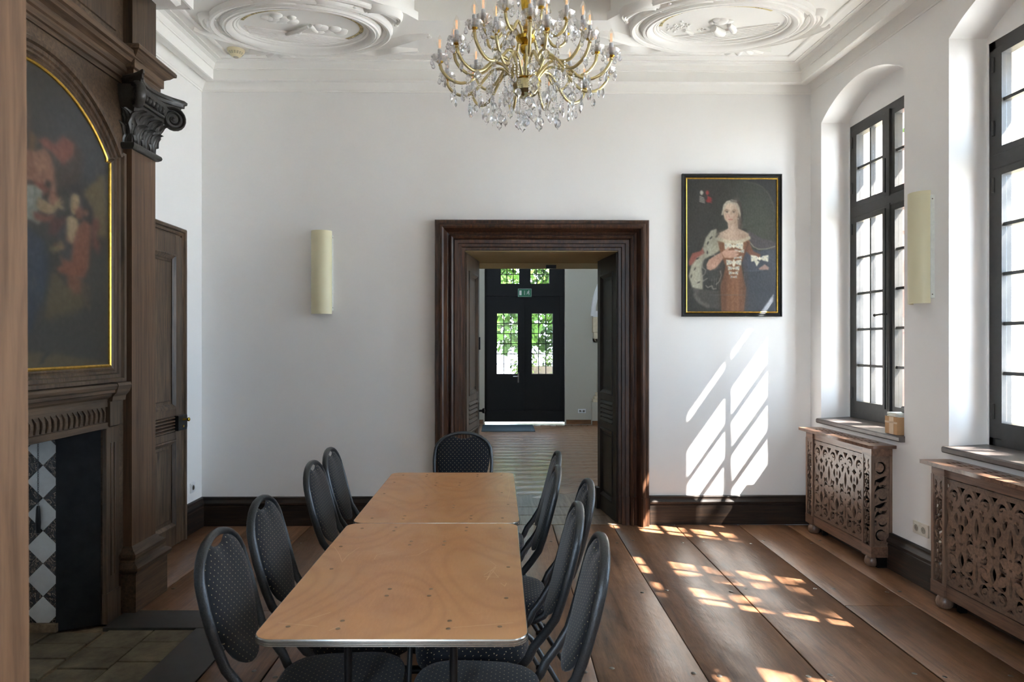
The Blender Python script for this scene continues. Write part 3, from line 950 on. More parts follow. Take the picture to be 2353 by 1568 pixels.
def fret_board():
    """one board of the pierced front, x 0..BW, y 0..BH from the bottom"""
    w_, h = BW, BH
    def notch(side, feats):
        """feats: (v0, v1, depth, shape) as seen from the top (0) to the foot (1) along one edge"""
        pts = []
        for v0, v1, dp, sh in feats:
            y0, y1 = h * (1 - v0), h * (1 - v1)
            if sh == 'tri': prof_ = [(0, 0), (0, dp), (.85, .12 * dp), (1, 0)]
            elif sh == 'trid': prof_ = [(0, 0), (.15, .12 * dp), (1, dp), (1, 0)]
            elif sh == 'dia': prof_ = [(0, 0), (.5, dp), (1, 0)]
            elif sh == 'star': prof_ = [(0, 0), (.38, .3 * dp), (.5, dp), (.62, .3 * dp), (1, 0)]
            elif sh == 'dot': prof_ = [(0, 0)] + [(.5 - .5*math.cos(PI*i/5), dp*math.sin(PI*i/5)) for i in range(1, 5)] + [(1, 0)]
            elif sh == 'drop': prof_ = [(0, 0), (.02, .7 * dp), (.15, dp), (.35, .95 * dp), (.8, .4 * dp), (.97, .5 * dp), (1, 0)]
            else: prof_ = [(0, 0)] + [(i/7, dp*math.sin(PI*i/7)) for i in range(1, 7)] + [(1, 0)]
            for t, d in prof_:
                x = d if side == 0 else w_ - d
                pts.append((x, y0 + (y1 - y0) * t))
        return pts
    def sc_(L): return [(a, b, d * 1.45, sh) for a, b, d, sh in L]
    A = [(.045, .115, .020, 'tri'), (.165, .190, .007, 'dot'), (.27, .47, .010, 'lens'), (.52, .542, .007, 'dot'), (.60, .622, .007, 'dot'), (.66, .86, .007, 'lens'), (.925, .965, .016, 'trid')]
    B = [(.045, .115, .020, 'tri'), (.205, .275, .017, 'dia'), (.30, .36, .005, 'lens'), (.385, .475, .013, 'drop'), (.55, .575, .009, 'dot'), (.63, .79, .014, 'lens'), (.80, .87, .026, 'star'), (.925, .965, .016, 'trid')]
    A, B = sc_(A), sc_(B)
    out = [(0, 0), (w_, 0)] + list(reversed(notch(1, B))) + [(w_, h), (0, h)] + notch(0, A)
    # clean duplicates
    o2 = []
    for p in out:
        if not o2 or (abs(p[0]-o2[-1][0]) + abs(p[1]-o2[-1][1])) > 1e-5: o2.append(p)
    H = []
    H.append(crescent(.056, h * .862, .033, -60, 165, .021))
    H.append(crescent(.060, h * .868, .013, 150, 350, .010, 6))
    H.append(leafhole(.020, h * .79, .042, h * .70, .010, .12))
    H.append([(.032, h * .81), (.050, h * .80), (.040, h * .755)])
    H.append(leafhole(.078, h * .72, .082, h * .61, .0095, -.12))
    H.append(leafhole(.030, h * .58, .022, h * .50, .006, .2))
    H.append(leafhole(.040, h * .555, .060, h * .50, .010, .35))
    H.append(leafhole(.018, h * .47, .070, h * .44, .008, .35))
    H.append(leafhole(.068, h * .43, .022, h * .34, .010, .22))
    H.append(leafhole(.034, h * .385, .046, h * .345, .005, .2))
    H.append(leafhole(.018, h * .30, .074, h * .275, .007, .4))
    H.append(leafhole(.026, h * .25, .080, h * .205, .008, -.30))
    H.append(crescent(.052, h * .115, .032, 20, 250, .021))
    H.append(crescent(.056, h * .105, .014, 200, 400, .010, 6))
    return poly_fill('fret_board', [o2] + H, .016)
def strip_fret(w_, h):
    H = []
    cx = w_ / 2
    for v in (.06, .94):
        y = h * (1 - v)
    for k, y in enumerate((h * .88, h * .10)):
        H.append(leafhole(cx - .008, y - .035, cx - .010, y + .03, .0075, .25)); H.append(leafhole(cx + .008, y - .035, cx + .010, y + .03, .0075, -.25))
        for sx in (-1, 1):
            H.append(leafhole(cx + sx * .030, y - .05, cx + sx * .026, y + .0, .005, sx * .3)); H.append(leafhole(cx + sx * .026, y + .01, cx + sx * .030, y + .045, .005, sx * .2))
    for y in (h * .70, h * .30):
        for sx in (-1, 1):
            for q in (-1, 1):
                H.append(crescent(cx + sx * .016, y + q * .026, .013, -120, 120, .009, 6, fx=-sx))
        H.append([(cx - .005, y), (cx, y - .014), (cx + .005, y), (cx, y + .014)])
    y = h * .50
    for a in range(4):
        a0 = a * 90 + 12
        pts = [(cx + .034 * math.cos(math.radians(a0 + i * 11)), y + 1.5 * .034 * math.sin(math.radians(a0 + i * 11))) for i in range(7)]
        pts += [(cx + .022 * math.cos(math.radians(a0 + 33)), y + 1.5 * .018 * math.sin(math.radians(a0 + 33)))]
        H.append(pts)
    H.append([(cx + .005 * math.cos(PI*i/3), y + .006 * math.sin(PI*i/3)) for i in range(6)])
    for yy in (h * .80, h * .60, h * .40, h * .20):
        H.append([(cx + .004 * math.cos(PI*i/3), yy + .005 * math.sin(PI*i/3)) for i in range(6)])
        for sx in (-1, 1): H.append([(cx + sx * .033, yy - .012), (cx + sx * .033, yy + .012), (cx + sx * .018, yy)])
    return poly_fill('pierced_strip', [[(0, 0), (w_, 0), (w_, h), (0, h)]] + H, .014)
def side_fret(w_, h):
    H = []
    H.append(crescent(w_ * .50, h * .86, .040, -150, 120, .018))
    H.append(leafhole(.012, h * .80, .020, h * .92, .008, .1))
    for k, y in enumerate((.72, .58, .44, .30)):
        H.append(leafhole(.014, h * y, w_ - .016, h * (y + .055), .011, .30 if k % 2 else -.12))
        H.append(leafhole(.014, h * (y - .05), .030, h * (y - .01), .010, .2))
        H.append(crescent(w_ * .62, h * (y - .03), .030, 180, 360, .013, 8))
    H.append(crescent(w_ * .50, h * .13, .038, 30, 300, .018))
    H.append(leafhole(.014, h * .20, .030, h * .27, .008, .2))
    return poly_fill('pierced_side', [[(0, 0), (w_, 0), (w_, h), (0, h)]] + H, .014)

D_ = .170
me_board = fret_board(); fin(me_board, M['cover'])
me_strip = strip_fret(.088, .585); fin(me_strip, M['cover'])
me_side = side_fret(.118, .585); fin(me_side, M['cover'])
me_mirror = None
def make_cover():
    """x: 0 at the wall, negative into the room; y along, centred; z up"""
    root = empty('radiator_cover')
    HW = .505
    top = MB()
    # pierced top board
    tw = .125
    H = []
    n = 9
    for i in range(n):
        c = -HW + .07 + (2 * HW - .14) * (i + .5) / n
        for dx in (.045, .075, .105):
            H.append([(c - .028, dx - .006), (c + .022, dx - .010), (c + .028, dx + .004), (c - .016, dx + .008)])
    me = poly_fill('cover_top', [[(-HW - .025, -.004), (HW + .025, -.004), (HW + .025, D_ + .018), (-HW - .025, D_ + .018)]] + H, .022)
    fin(me, M['coverh'])
    # plate x -> along (y), plate y -> -x
    link('cover_top', me, root, Matrix(((0, -1, 0, -.002), (1, 0, 0, 0), (0, 0, 1, .845), (0, 0, 0, 1))))
    pr = [(0, .775), (.010, .775), (.012, .786), (.020, .800), (.020, .812), (.030, .822), (.030, .835), (.0, .835)]
    loop = [(0, HW - .022), (-D_ + .022, HW - .022), (-D_ + .022, HW - .135), (-D_ + .034, HW - .135), (-D_ + .034, -HW + .135), (-D_ + .022, -HW + .135), (-D_ + .022, -HW + .022), (0, -HW + .022)]
    sweep_plan(MB(), loop, pr, side=1).obj('crown_moulding', M['coverh'], root, 25)
    pb = [(-.004, .075), (.012, .075), (.018, .080), (.018, .128), (.012, .140), (.004, .150), (-.004, .150)]
    sweep_plan(MB(), loop, pb, side=1).obj('base_moulding', M['coverh'], root, 25)
    m = MB()
    for sg in (-1, 1):
        for y in (HW - .030, HW - .130):
            m.box(-D_ + .020, sg * y - .010 * 1, .14, -D_ + .040, sg * y + .010, .78)
        m.box(-D_ + .022, sg * (HW - .036), .14, -D_ + .046, sg * (HW - .0225), .78)
        m.obj('corner_stile', M['cover'], root); m = MB()
        MB().box(-.02, sg * (HW - .036), .14, 0, sg * (HW - .0225), .78).obj('wall_stile', M['cover'], root)
    link('pierced_strip', me_strip, root, Matrix(((0, 0, 1, -D_ + .030), (1, 0, 0, HW - .128), (0, 1.09, 0, .145), (0, 0, 0, 1))))
    link('pierced_strip', me_strip, root, Matrix(((0, 0, 1, -D_ + .030), (1, 0, 0, -HW + .040), (0, 1.09, 0, .145), (0, 0, 0, 1))))
    for sg in (-1, 1):
        link('pierced_side', me_side, root, Matrix(((1, 0, 0, -.140), (0, 0, 1, sg * (HW - .031)), (0, 1.09, 0, .145), (0, 0, 0, 1))))
    MB().box(-.022, -HW + .04, .12, -.014, HW - .04, .76).obj('shade_sheet', M['dark'], root)  # dark sheet added so the piercings look black, in place of shade inside
    nb = 6
    y0 = -HW + .140; bw = (2 * HW - .28) / nb
    for i in range(nb):
        sx = bw / BW * .995
        if i % 2 == 0: Mx = Matrix(((0, 0, 1, -D_ + .040), (sx, 0, 0, y0 + i * bw), (0, 1.08, 0, .155), (0, 0, 0, 1)))
        else: Mx = Matrix(((0, 0, 1, -D_ + .040), (-sx, 0, 0, y0 + (i + 1) * bw), (0, 1.08, 0, .155), (0, 0, 0, 1)))
        link('fret_board', me_board, root, Mx)
    for sg in (-1, 1):
        f_ = MB(); f_.lathe([(.001, .0), (.030, .001), (.042, .014), (.046, .034), (.042, .055), (.030, .072), (.028, .078), (.001, .079)], 16, (-D_ + .058, sg * (HW - .085), 0))
        f_.obj('bun_foot', M['cover'], root, 45)
        f2 = MB(); f2.box(-.10, sg * (HW - .06) - .03, 0, -.02, sg * (HW - .06) + .03, .078)
        f2.obj('rear_foot', M['dark'], root)
    return root
cv = make_cover()
bpy.context.view_layer.update()
cv2 = dup(cv); cv3 = dup(cv)
for o, s, lab in ((cv, 5.21, 'pierced scrollwork wooden radiator cover under the far window, sunlit on its top'), (cv2, 3.605, 'pierced scrollwork wooden radiator cover cut off by the right edge of the picture'), (cv3, 1.98, 'pierced scrollwork wooden radiator cover under the nearest window, beside the camera')):
    o.matrix_world = M_R @ Matrix.Translation((0, s, 0))
    tag(o, lab, 'radiator cover', 'radiator covers under the windows')
# the radiators inside
for s, lab in ((5.21, 'dark ribbed radiator inside the far window\'s cover'), (3.605, 'dark ribbed radiator inside the cover at the right picture edge'), (1.98, 'dark ribbed radiator inside the nearest cover')):
    r_ = empty('radiator', mat=M_R @ Matrix.Translation((-.06, s, 0)))
    tag(r_, lab, 'radiator', 'radiators inside the covers')
    m = MB()
    for k in range(11): m.box(-.035, -.40 + k * .078, .14, .035, -.40 + k * .078 + .02, .70, bv=.006)
    m.box(-.03, -.40, .16, .03, .40, .20).box(-.03, -.40, .64, .03, .40, .68)
    m.obj('ribs', M['black'], r_)
    for y in (-.35, .33): MB().box(-.02, y, 0, .02, y + .03, .15).obj('foot', M['black'], r_)

# ================================================================== CHIMNEY BREAST AND FIREPLACE
FC = 3.2
fp = empty('fireplace', (-2.3, FC, 0))
tag(fp, 'dark oak chimneypiece with arched picture surround, mantel and tiled firebox on the left wall', 'fireplace')
bpy.context.view_layer.update()
def F(m, name, mat, sm=30): return under(m.obj(name, M[mat], None, sm), fp)
PX = -2.20                                   # panelling plane
OY, OZ1 = .575, 1.085                        # firebox half opening and head
# panelling plate with the firebox opening
pl = poly_fill('panelling_board', [[(FC - .80, 0), (FC - OY, 0), (FC - OY, OZ1), (FC + OY, OZ1), (FC + OY, 0), (FC + .80, 0), (FC + .80, 3.95), (FC - .80, 3.95)]], .03)
fin(pl, M['panel'])
o = link('panelling_board', pl); o.matrix_world = Matrix.Translation((PX - .015, 0, 0)) @ R_yz
bpy.context.view_layer.update(); under(o, fp)
m = MB(); m.box(XL, 2.17, 0, PX - .03, FC - OY - .02, 3.95).box(XL, FC + OY + .02, 0, PX - .03, 4.235, 3.95).box(XL, FC - OY - .02, OZ1 + .02, PX - .03, FC + OY + .02, 3.95)
F(m, 'chimney_core', 'dark')
# moulding of the picture panel: straight sides, shoulders and a segmental head
def pic_path(a, zt, d=0):
    """right half profile path points (y offset from centre, z)"""
    P_ = []
    R_ = .765 + d; zc_ = 2.883 - .765
    sh = .603 + d
    ang = math.asin(min(sh / R_, 1))
    P_.append((.635 + d, 1.425 - d)); P_.append((.635 + d, 2.575 + d * .8)); P_.append((sh, 2.575 + d * .8))
    n = 16
    for i in range(n + 1):
        t = ang - ang * i / n
        P_.append((R_ * math.sin(t), zc_ + R_ * math.cos(t)))
    return P_
def full(d):
    r_ = pic_path(0, 0, d)
    return [(FC + y, z) for y, z in r_] + [(FC - y, z) for y, z in reversed(r_[:-1])]
def offset_mould(dps, name, mat):
    m = MB()
    rings = []
    base = full(0)
    for d, h in dps:
        rings.append([(PX + h, y, z) for y, z in full(d)])
    # loft across profile (each ring is a closed loop round the picture)
    n = len(base)
    m.loft(rings, closed=True, caps=False)
    return F(m, name, mat, 30)
offset_mould([(.0, -.02), (.0, .012), (.010, .020), (.018, .016), (.024, .024), (.036, .024), (.042, .034), (.060, .036), (.066, .052), (.084, .054), (.090, .030), (.104, .020), (.108, .0)], 'picture_surround', 'panel')
gl = offset_mould([(-.016, .0), (-.014, .014), (-.006, .018), (.002, .012), (.002, -.004)], 'gilt_slip', 'gold'); gl['label'] = 'thin gilt slip round the painting'
# entablature between the pilasters
ent = [(0, 3.06), (.012, 3.06), (.012, 3.085), (.022, 3.09), (.022, 3.125), (.034, 3.132), (.034, 3.165), (.050, 3.176), (.066, 3.182), (.078, 3.200), (.094, 3.206), (.096, 3.222), (.10, 3.235), (0, 3.245)]
F(sweep_plan(MB(), [(PX, 4.02), (PX, 2.40)], ent, side=1), 'entablature', 'panelh', 25)
up_ = MB(); up_.box(PX - .005, 2.50, 3.34, PX + .008, 3.90, 3.60, bv=.004)
F(up_, 'upper_panel', 'panel')
# mantel shelf, frieze with carving, legs
ms = [(0, 1.235), (.030, 1.235), (.032, 1.250), (.050, 1.262), (.056, 1.278), (.072, 1.284), (.074, 1.300), (.082, 1.306), (.088, 1.322), (.082, 1.334), (.0, 1.338)]
F(sweep_plan(MB(), [(PX, FC + .70), (PX, FC - .70)], ms, side=1), 'mantel_shelf', 'panelh', 25)
fz = MB(); fz.box(PX, FC - .59, 1.085, PX + .028, FC + .59, 1.12, bv=.003).box(PX, FC - .59, 1.12, PX + .014, FC + .59, 1.235).box(PX, FC - .59, 1.205, PX + .026, FC + .59, 1.235)
F(fz, 'frieze_board', 'panelh')
# carved curling leaves along the frieze
lf = MB()
c0 = Vector((0, 0, 0))
pts = [(0, .0, .0), (.006, .004, .028), (.010, .000, .055), (.004, -.014, .078)]
lf.tube(pts, [.010, .0085, .006, .002], 6, flat=.8)
lme = lf.obj('carved_leaf', M['panelh'], None, 50)
k = 0
for i in range(27):
    y = FC - .555 + i * .0427
    o = lme if i == 0 else lme.copy()
    if i: C.objects.link(o)
    o.location = (PX + .012, y, 1.124)
bpy.context.view_layer.update()
for o in [x for x in bpy.data.objects if x.name.startswith('carved_leaf')]: under(o, fp)
for sg in (-1, 1):
    y0, y1 = sorted((FC + sg * OY, FC + sg * (OY + .125)))
    lg = MB(); lg.box(PX, y0, 0, PX + .022, y1, 1.09, bv=.003)
    lg.box(PX, y0 + .004, 1.095, PX + .040, y1 - .004, 1.235, bv=.003).box(PX, y0 - .004, 0, PX + .030, y1 + .004, .17, bv=.004)
    F(lg, 'mantel_leg', 'panel')
    for fy in (.36, .64):
        yy = y0 + (y1 - y0) * fy
        fl = MB(); fl.tube([(PX + .022, yy, .26), (PX + .022, yy, 1.0)], .007, 8)
        F(fl, 'reed', 'panel', 50)
    mc = MB(); sweep_plan(mc, [(PX, y1 + .004), (PX, y0 - .004)], [(a + .036, b) for a, b in [(0, 1.235), (.020, 1.235), (.024, 1.262), (.044, 1.284), (.050, 1.30), (.056, 1.322), (.05, 1.338), (0, 1.34)]], side=1)
    F(mc, 'mantel_break', 'panelh')
# firebox: sooted splayed plates, tiled returns, back, floor
for sg in (-1, 1):
    sb = MB(); a, b = FC + sg * OY, FC + sg * (OY - .09)
    q = [(PX - .01, a), (PX - .20, b), (PX - .20, b + sg * .02), (PX - .01, a + sg * .02)]
    sb.loft([[(x, y, 0) for x, y in q], [(x, y, OZ1 + .03) for x, y in q]])
    F(sb, 'firebox_plate', 'soot')
bk = MB(); bk.box(-2.95, FC - .7, 0, -2.90, FC + .7, 1.3).box(-2.95, FC - .7, 1.2, PX - .2, FC + .7, 1.25)
for sg in (-1, 1): bk.box(-2.95, FC + sg * .497, 0, PX - .20, FC + sg * .52, 1.3)
bk.box(PX - .20, FC - .5, OZ1, PX - .03, FC + .5, OZ1 + .03)
F(bk, 'firebox_back', 'soot')
ledge = MB(); ledge.box(-2.9, FC + .47, 0, PX - .19, FC + .497, .045); F(ledge, 'mortar_ledge', 'mortar')
TH = .0885
def clip_poly(pts, x1, z0, z1):
    def clip(P_, f):
        out = []
        for i in range(len(P_)):
            a, b = P_[i-1], P_[i]
            fa, fb = f(a), f(b)
            if (fa >= 0) != (fb >= 0):
                t = fa / (fa - fb); out.append((a[0] + (b[0]-a[0])*t, a[1] + (b[1]-a[1])*t))
            if fb >= 0: out.append(b)
        return out
    for f in (lambda p: x1 - p[0], lambda p: p[1] - z0, lambda p: z1 - p[1]):
        pts = clip(pts, f)
        if len(pts) < 3: return None
    return pts
for sg in (1,):
    yf = FC + .497
    for i in range(-6, 2):
        for j in range(-1, 15):
            if (i + j) % 2: continue
            cx = -2.473 + i * TH; cz = .100 + j * TH
            dark = (i % 2 != 0)
            g = .0012
            p4 = [(cx - TH + g, cz), (cx, cz - TH + g), (cx + TH - g, cz), (cx, cz + TH - g)]
            p4 = clip_poly(p4, PX - .200, .03, OZ1 + .02)
            if not p4 or cx > PX - .15 + TH: continue
            t_ = MB(); t_.loft([[(x, yf, z) for x, z in p4], [(x, yf - .007, z) for x, z in p4]])
            F(t_, 'tile', 'marble' if dark else 'tile')
# pavers inside the firebox
for (a, b) in ((-2.42, -2.15), (-2.69, -2.425), (-2.9, -2.695)):
    yy = [2.75, 2.96, 3.17, 3.38, 3.55, 3.69]
    for k in range(len(yy) - 1):
        F(MB().box(a + .004, yy[k] + .004, -.02, b - .004, yy[k+1] - .004, -.003 + random.uniform(-.004, .002), bv=.003), 'paver', 'paver')
F(MB().box(-2.95, 2.6, -.05, -2.13, 3.8, -.018), 'mortar_bed', 'mortar')
# little chain with a handle hanging at the tiles
chn = MB()
for k in range(32): chn.tube([(-2.49 + .004*math.cos(a_) * (k % 2), yf - .02 + .004*math.cos(a_) * ((k+1) % 2), 1.05 - k*.0115 + .008*math.sin(a_)) for a_ in [2*PI*i/6 for i in range(6)]], .0016, 4, closed=True)
co = chn.obj('chain', M['black'], None); tag(co, 'thin black chain hanging before the diamond tiles of the firebox', 'chain')
hnd = MB(); hnd.lathe([(.002, 0), (.011, .004), (.013, .06), (.010, .13), (.007, .15), (.002, .152)], 10, (-2.49, yf - .02, .530))
ho = hnd.obj('chain_pull', M['black'], None, 40)
bpy.context.view_layer.update(); under(ho, co)

# pilasters
def pilaster(yc, mirror=False):
    hw = .136
    SX = -2.15
    sh = MB(); sh.box(XL, yc - hw, .33, SX, yc + hw, 2.72, bv=.003)
    F(sh, 'pilaster_shaft', 'shaft')
    bpth = [(XL, yc + hw), (SX, yc + hw), (SX, yc - hw), (XL, yc - hw)]
    pb = [(-.002, .0), (.050, .0), (.050, .225), (.062, .238), (.070, .252), (.070, .262), (.058, .275), (.040, .284), (.036, .300), (.046, .318), (.044, .334), (.030, .344), (.018, .352), (.006, .368), (-.002, .372)]
    F(sweep_plan(MB(), bpth, pb, side=1), 'pilaster_base', 'panelh', 30)
    nk = [(-.002, 2.69), (.012, 2.690), (.026, 2.700), (.030, 2.712), (.026, 2.724), (.010, 2.730), (-.002, 2.730)]
    F(sweep_plan(MB(), bpth, nk, side=1), 'necking', 'carve', 40)
    # bell
    bell = MB()
    rings = []
    for z, g in ((2.725, -.004), (2.80, .004), (2.87, .016), (2.93, .034), (2.99, .056), (3.05, .060)):
        rings.append([(XL, yc - hw - g, z), (SX + g, yc - hw - g, z), (SX + g, yc + hw + g, z), (XL, yc + hw + g, z)])
    bell.loft(rings); 
    F(bell, 'capital_bell', 'carve', 40)
    # abacus with hollowed front and sides
    def abac(e, z):
        pts = []
        c_ = .130 + e                       # corner reach
        h_ = .035 + e                       # hollow reach
        n = 9
        cor = [(SX + c_, yc + hw + c_), (SX + c_, yc - hw - c_)]
        # far side hollow from wall to corner
        for i in range(n + 1):
            t = i / n; x = XL + .12 + (SX + c_ - XL - .12) * t
            pts.append((x, yc + hw + h_ + (c_ - h_) * (2*t - 1)**2 * (1 if t > .5 else .6), z))
        for i in range(n + 1):
            t = i / n; y = yc + hw + c_ - .02 - (2 * (hw + c_) - .04) * t
            pts.append((SX + h_ + (c_ - h_) * (2*t - 1)**2, y, z))
        for i in range(n + 1):
            t = 1 - i / n; x = XL + .12 + (SX + c_ - XL - .12) * t
            pts.append((x, yc - hw - h_ - (c_ - h_) * (2*t - 1)**2 * (1 if t > .5 else .6), z))
        pts += [(XL, yc - hw, z), (XL, yc + hw, z)]
        return pts
    ab = MB(); ab.loft([abac(-.02, 3.040), abac(-.02, 3.056), abac(-.006, 3.060), abac(-.004, 3.078), abac(.006, 3.084), abac(.008, 3.100), abac(.0, 3.106)])
    F(ab, 'abacus', 'carve', 35)
    # corner volutes
    for sy in (-1, 1):
        d = Vector((1, sy, 0)).normalized(); cen = Vector((SX + .075, yc + sy * (hw + .075), 2.975))
        pts, rr = [], []
        for i in range(40):
            t = i / 39; a = PI/2 + .35 - t * 2 * PI * 2.1; r_ = .066 * (1 - t) ** .85 + .008
            pts.append(cen + d * (r_ * math.cos(a) * 1.0) + Vector((0, 0, r_ * math.sin(a)))); rr.append(.013 * (1 - t * .45))
        lead_in = [cen + d * -.15 + Vector((0, 0, .045)), cen + d * -.09 + Vector((0, 0, .068))]
        pts = lead_in + pts; rr = [.008, .011] + rr
        v_ = MB()
        nrm = d.cross(Vector((0, 0, 1)))
        v_.tube(pts, rr, 8, flat=2.0)
        v_.ball(cen, .016)
        v_.lathe([(.001, -.009), (.056, -.008), (.058, .008), (.001, .009)], 24, M=Matrix.Translation(cen) @ nrm.to_track_quat('Z', 'Y').to_matrix().to_4x4())
        F(v_, 'volute', 'carve', 50)
    # acanthus leaves in two tiers and the egg row
    def acan(base, out, wdt, h_, curl):
        out = Vector(out); side = out.cross(Vector((0, 0, 1))); base = Vector(base)
        m_ = MB(); rows = []
        nt, ns = 9, 9
        for i in range(nt + 1):
            t = i / nt
            wv = wdt * (.55 + .45 * math.sin(PI * min(t * 1.1, 1))) * (1 + .16 * math.cos(t * PI * 6)) * (1 - .5 * max(0, t - .8) / .2)
            o_ = curl * max(0, t - .35) ** 1.6 * 2.2
            zz = h_ * (t - .32 * max(0, t - .75) ** 1.2 * 3)
            row = []
            for j in range(ns + 1):
                s_ = j / ns * 2 - 1
                rid = .006 * math.cos(s_ * PI * 3.5) + .010 * (1 - s_ * s_)
                row.append(base + side * (s_ * wdt * 0 + s_ * wv) + out * (o_ + rid + .004) + Vector((0, 0, zz + abs(s_) * .012 * t)))
            rows.append(row)
        back = [[p - out * .012 for p in r_] for r_ in rows]
        vs = [p for r_ in rows for p in r_] + [p for r_ in back for p in r_]; nn = ns + 1; fs = []
        off = (nt + 1) * nn
        for i in range(nt):
            for j in range(ns):
                a = i*nn + j
                fs.append((a, a+1, a+nn+1, a+nn)); fs.append((off+a, off+a+nn, off+a+nn+1, off+a+1))
        for i in range(nt):
            for j in (0, ns):
                a = i*nn + j; fs.append((a, a+nn, off+a+nn, off+a))
        for j in range(ns):
            for i in (0, nt):
                a = i*nn + j; fs.append((a, a+1, off+a+1, off+a))
        m_.add(vs, fs)
        F(m_, 'acanthus_leaf', 'carve', 60)
    for y in (-.09, 0, .09):
        acan((SX + .002, yc + y, 2.728), (1, 0, 0), .042, .125, .05)
    for y in (-.135, -.046, .046, .135):
        acan((SX - .002, yc + y, 2.775), (1, 0, 0), .040, .155, .07)
    for sy in (-1, 1):
        for x in (-.06, -.16):
            acan((SX + x, yc + sy * hw, 2.728), (0, sy, 0), .040, .13, .04)
            acan((SX + x + .05, yc + sy * hw, 2.775), (0, sy, 0), .040, .155, .06)
    eg = MB()
    for k in range(6): eg.ball((SX + .062, yc - .10 + k * .04, 3.0), .016, 8, 6, 1.1, .85, 1.4)
    for k in range(7): eg.tube([(SX + .058, yc - .12 + k * .04, 3.022), (SX + .060, yc - .12 + k * .04, 2.975)], .005, 6)
    eg.tube([(SX + .055, yc - .125, 2.962), (SX + .062, yc, 2.958), (SX + .055, yc + .125, 2.962)], .009, 8)
    F(eg, 'egg_moulding', 'carve', 50)
    # entablature block and the plain shaft above it
    eb = [(-.002, 3.106), (.022, 3.106), (.022, 3.150), (.036, 3.155), (.036, 3.205), (.048, 3.214), (.062, 3.222), (.078, 3.240), (.090, 3.244), (.092, 3.262), (.086, 3.272), (-.002, 3.276)]
    F(sweep_plan(MB(), bpth, eb, side=1), 'entablature_block', 'panelh', 25)
    us = MB(); us.box(XL, yc - hw, 3.10, SX + .004, yc + hw, 3.76, bv=.003)
    F(us, 'upper_shaft', 'panel')
pilaster(4.118)
pilaster(2 * FC - 4.118)
# ================================================================== PAINTINGS
class Paint:
    def __init__(s, X, Y, bg):
        s.X, s.Y = X, Y
        s.c = np.zeros(X.shape + (3,)); s.c[:] = bg
        s.rs = np.random.RandomState(3)
    def _m(s, d, soft): return np.clip(.5 - d / max(soft, 1e-3), 0, 1)
    def blend(s, m, col, al=1):
        m = (m * al)[..., None]; s.c = s.c * (1 - m) + np.array(col, float) * m
    def ell(s, cx, cy, rx, ry, col, soft=4, rot=0, al=1):
        a = math.radians(rot); dx, dy = s.X - cx, s.Y - cy
        u = (dx * math.cos(a) + dy * math.sin(a)) / rx; v = (-dx * math.sin(a) + dy * math.cos(a)) / ry
        s.blend(s._m((np.sqrt(u*u + v*v) - 1) * min(rx, ry), soft), col, al)
    def poly(s, pts, col, soft=4, al=1):
        n = len(pts); dmin = np.full(s.X.shape, 1e9); inside = np.zeros(s.X.shape, bool)
        for i in range(n):
            x0, y0 = pts[i-1]; x1, y1 = pts[i]
            ex, ey = x1 - x0, y1 - y0; L = ex*ex + ey*ey + 1e-9
            t = np.clip(((s.X - x0)*ex + (s.Y - y0)*ey) / L, 0, 1)
            dmin = np.minimum(dmin, np.hypot(s.X - x0 - t*ex, s.Y - y0 - t*ey))
            c_ = ((y0 > s.Y) != (y1 > s.Y)) & (s.X < (x1 - x0) * (s.Y - y0) / (y1 - y0 + 1e-9) + x0)
            inside ^= c_
        s.blend(s._m(np.where(inside, -dmin, dmin), soft), col, al)
    def line(s, pts, wd, col, soft=3, al=1):
        d = np.full(s.X.shape, 1e9)
        for i in range(1, len(pts)):
            x0, y0 = pts[i-1]; x1, y1 = pts[i]; ex, ey = x1-x0, y1-y0; L = ex*ex+ey*ey+1e-9
            t = np.clip(((s.X-x0)*ex + (s.Y-y0)*ey)/L, 0, 1)
            d = np.minimum(d, np.hypot(s.X-x0-t*ex, s.Y-y0-t*ey))
        s.blend(s._m(d - wd/2, soft), col, al)
    def bow(s, cx, cy, r, col, dot):
        for sg in (-1, 1):
            s.poly([(cx, cy), (cx + sg*r*.35, cy - r*.30), (cx + sg*r, cy - r*.42), (cx + sg*r*.95, cy + r*.35), (cx + sg*r*.4, cy + r*.22)], col, 5)
            for k in range(3):
                s.ell(cx + sg*r*(.38 + .24*k), cy + (k % 2 - .4)*r*.28, 4.5, 4.5, dot, 4)
            s.line([(cx + sg*8, cy), (cx + sg*r*.8, cy - 3)], 2, (150, 146, 124), 4, .5)
        s.ell(cx, cy, r*.13, r*.2, (226, 220, 196), 4)

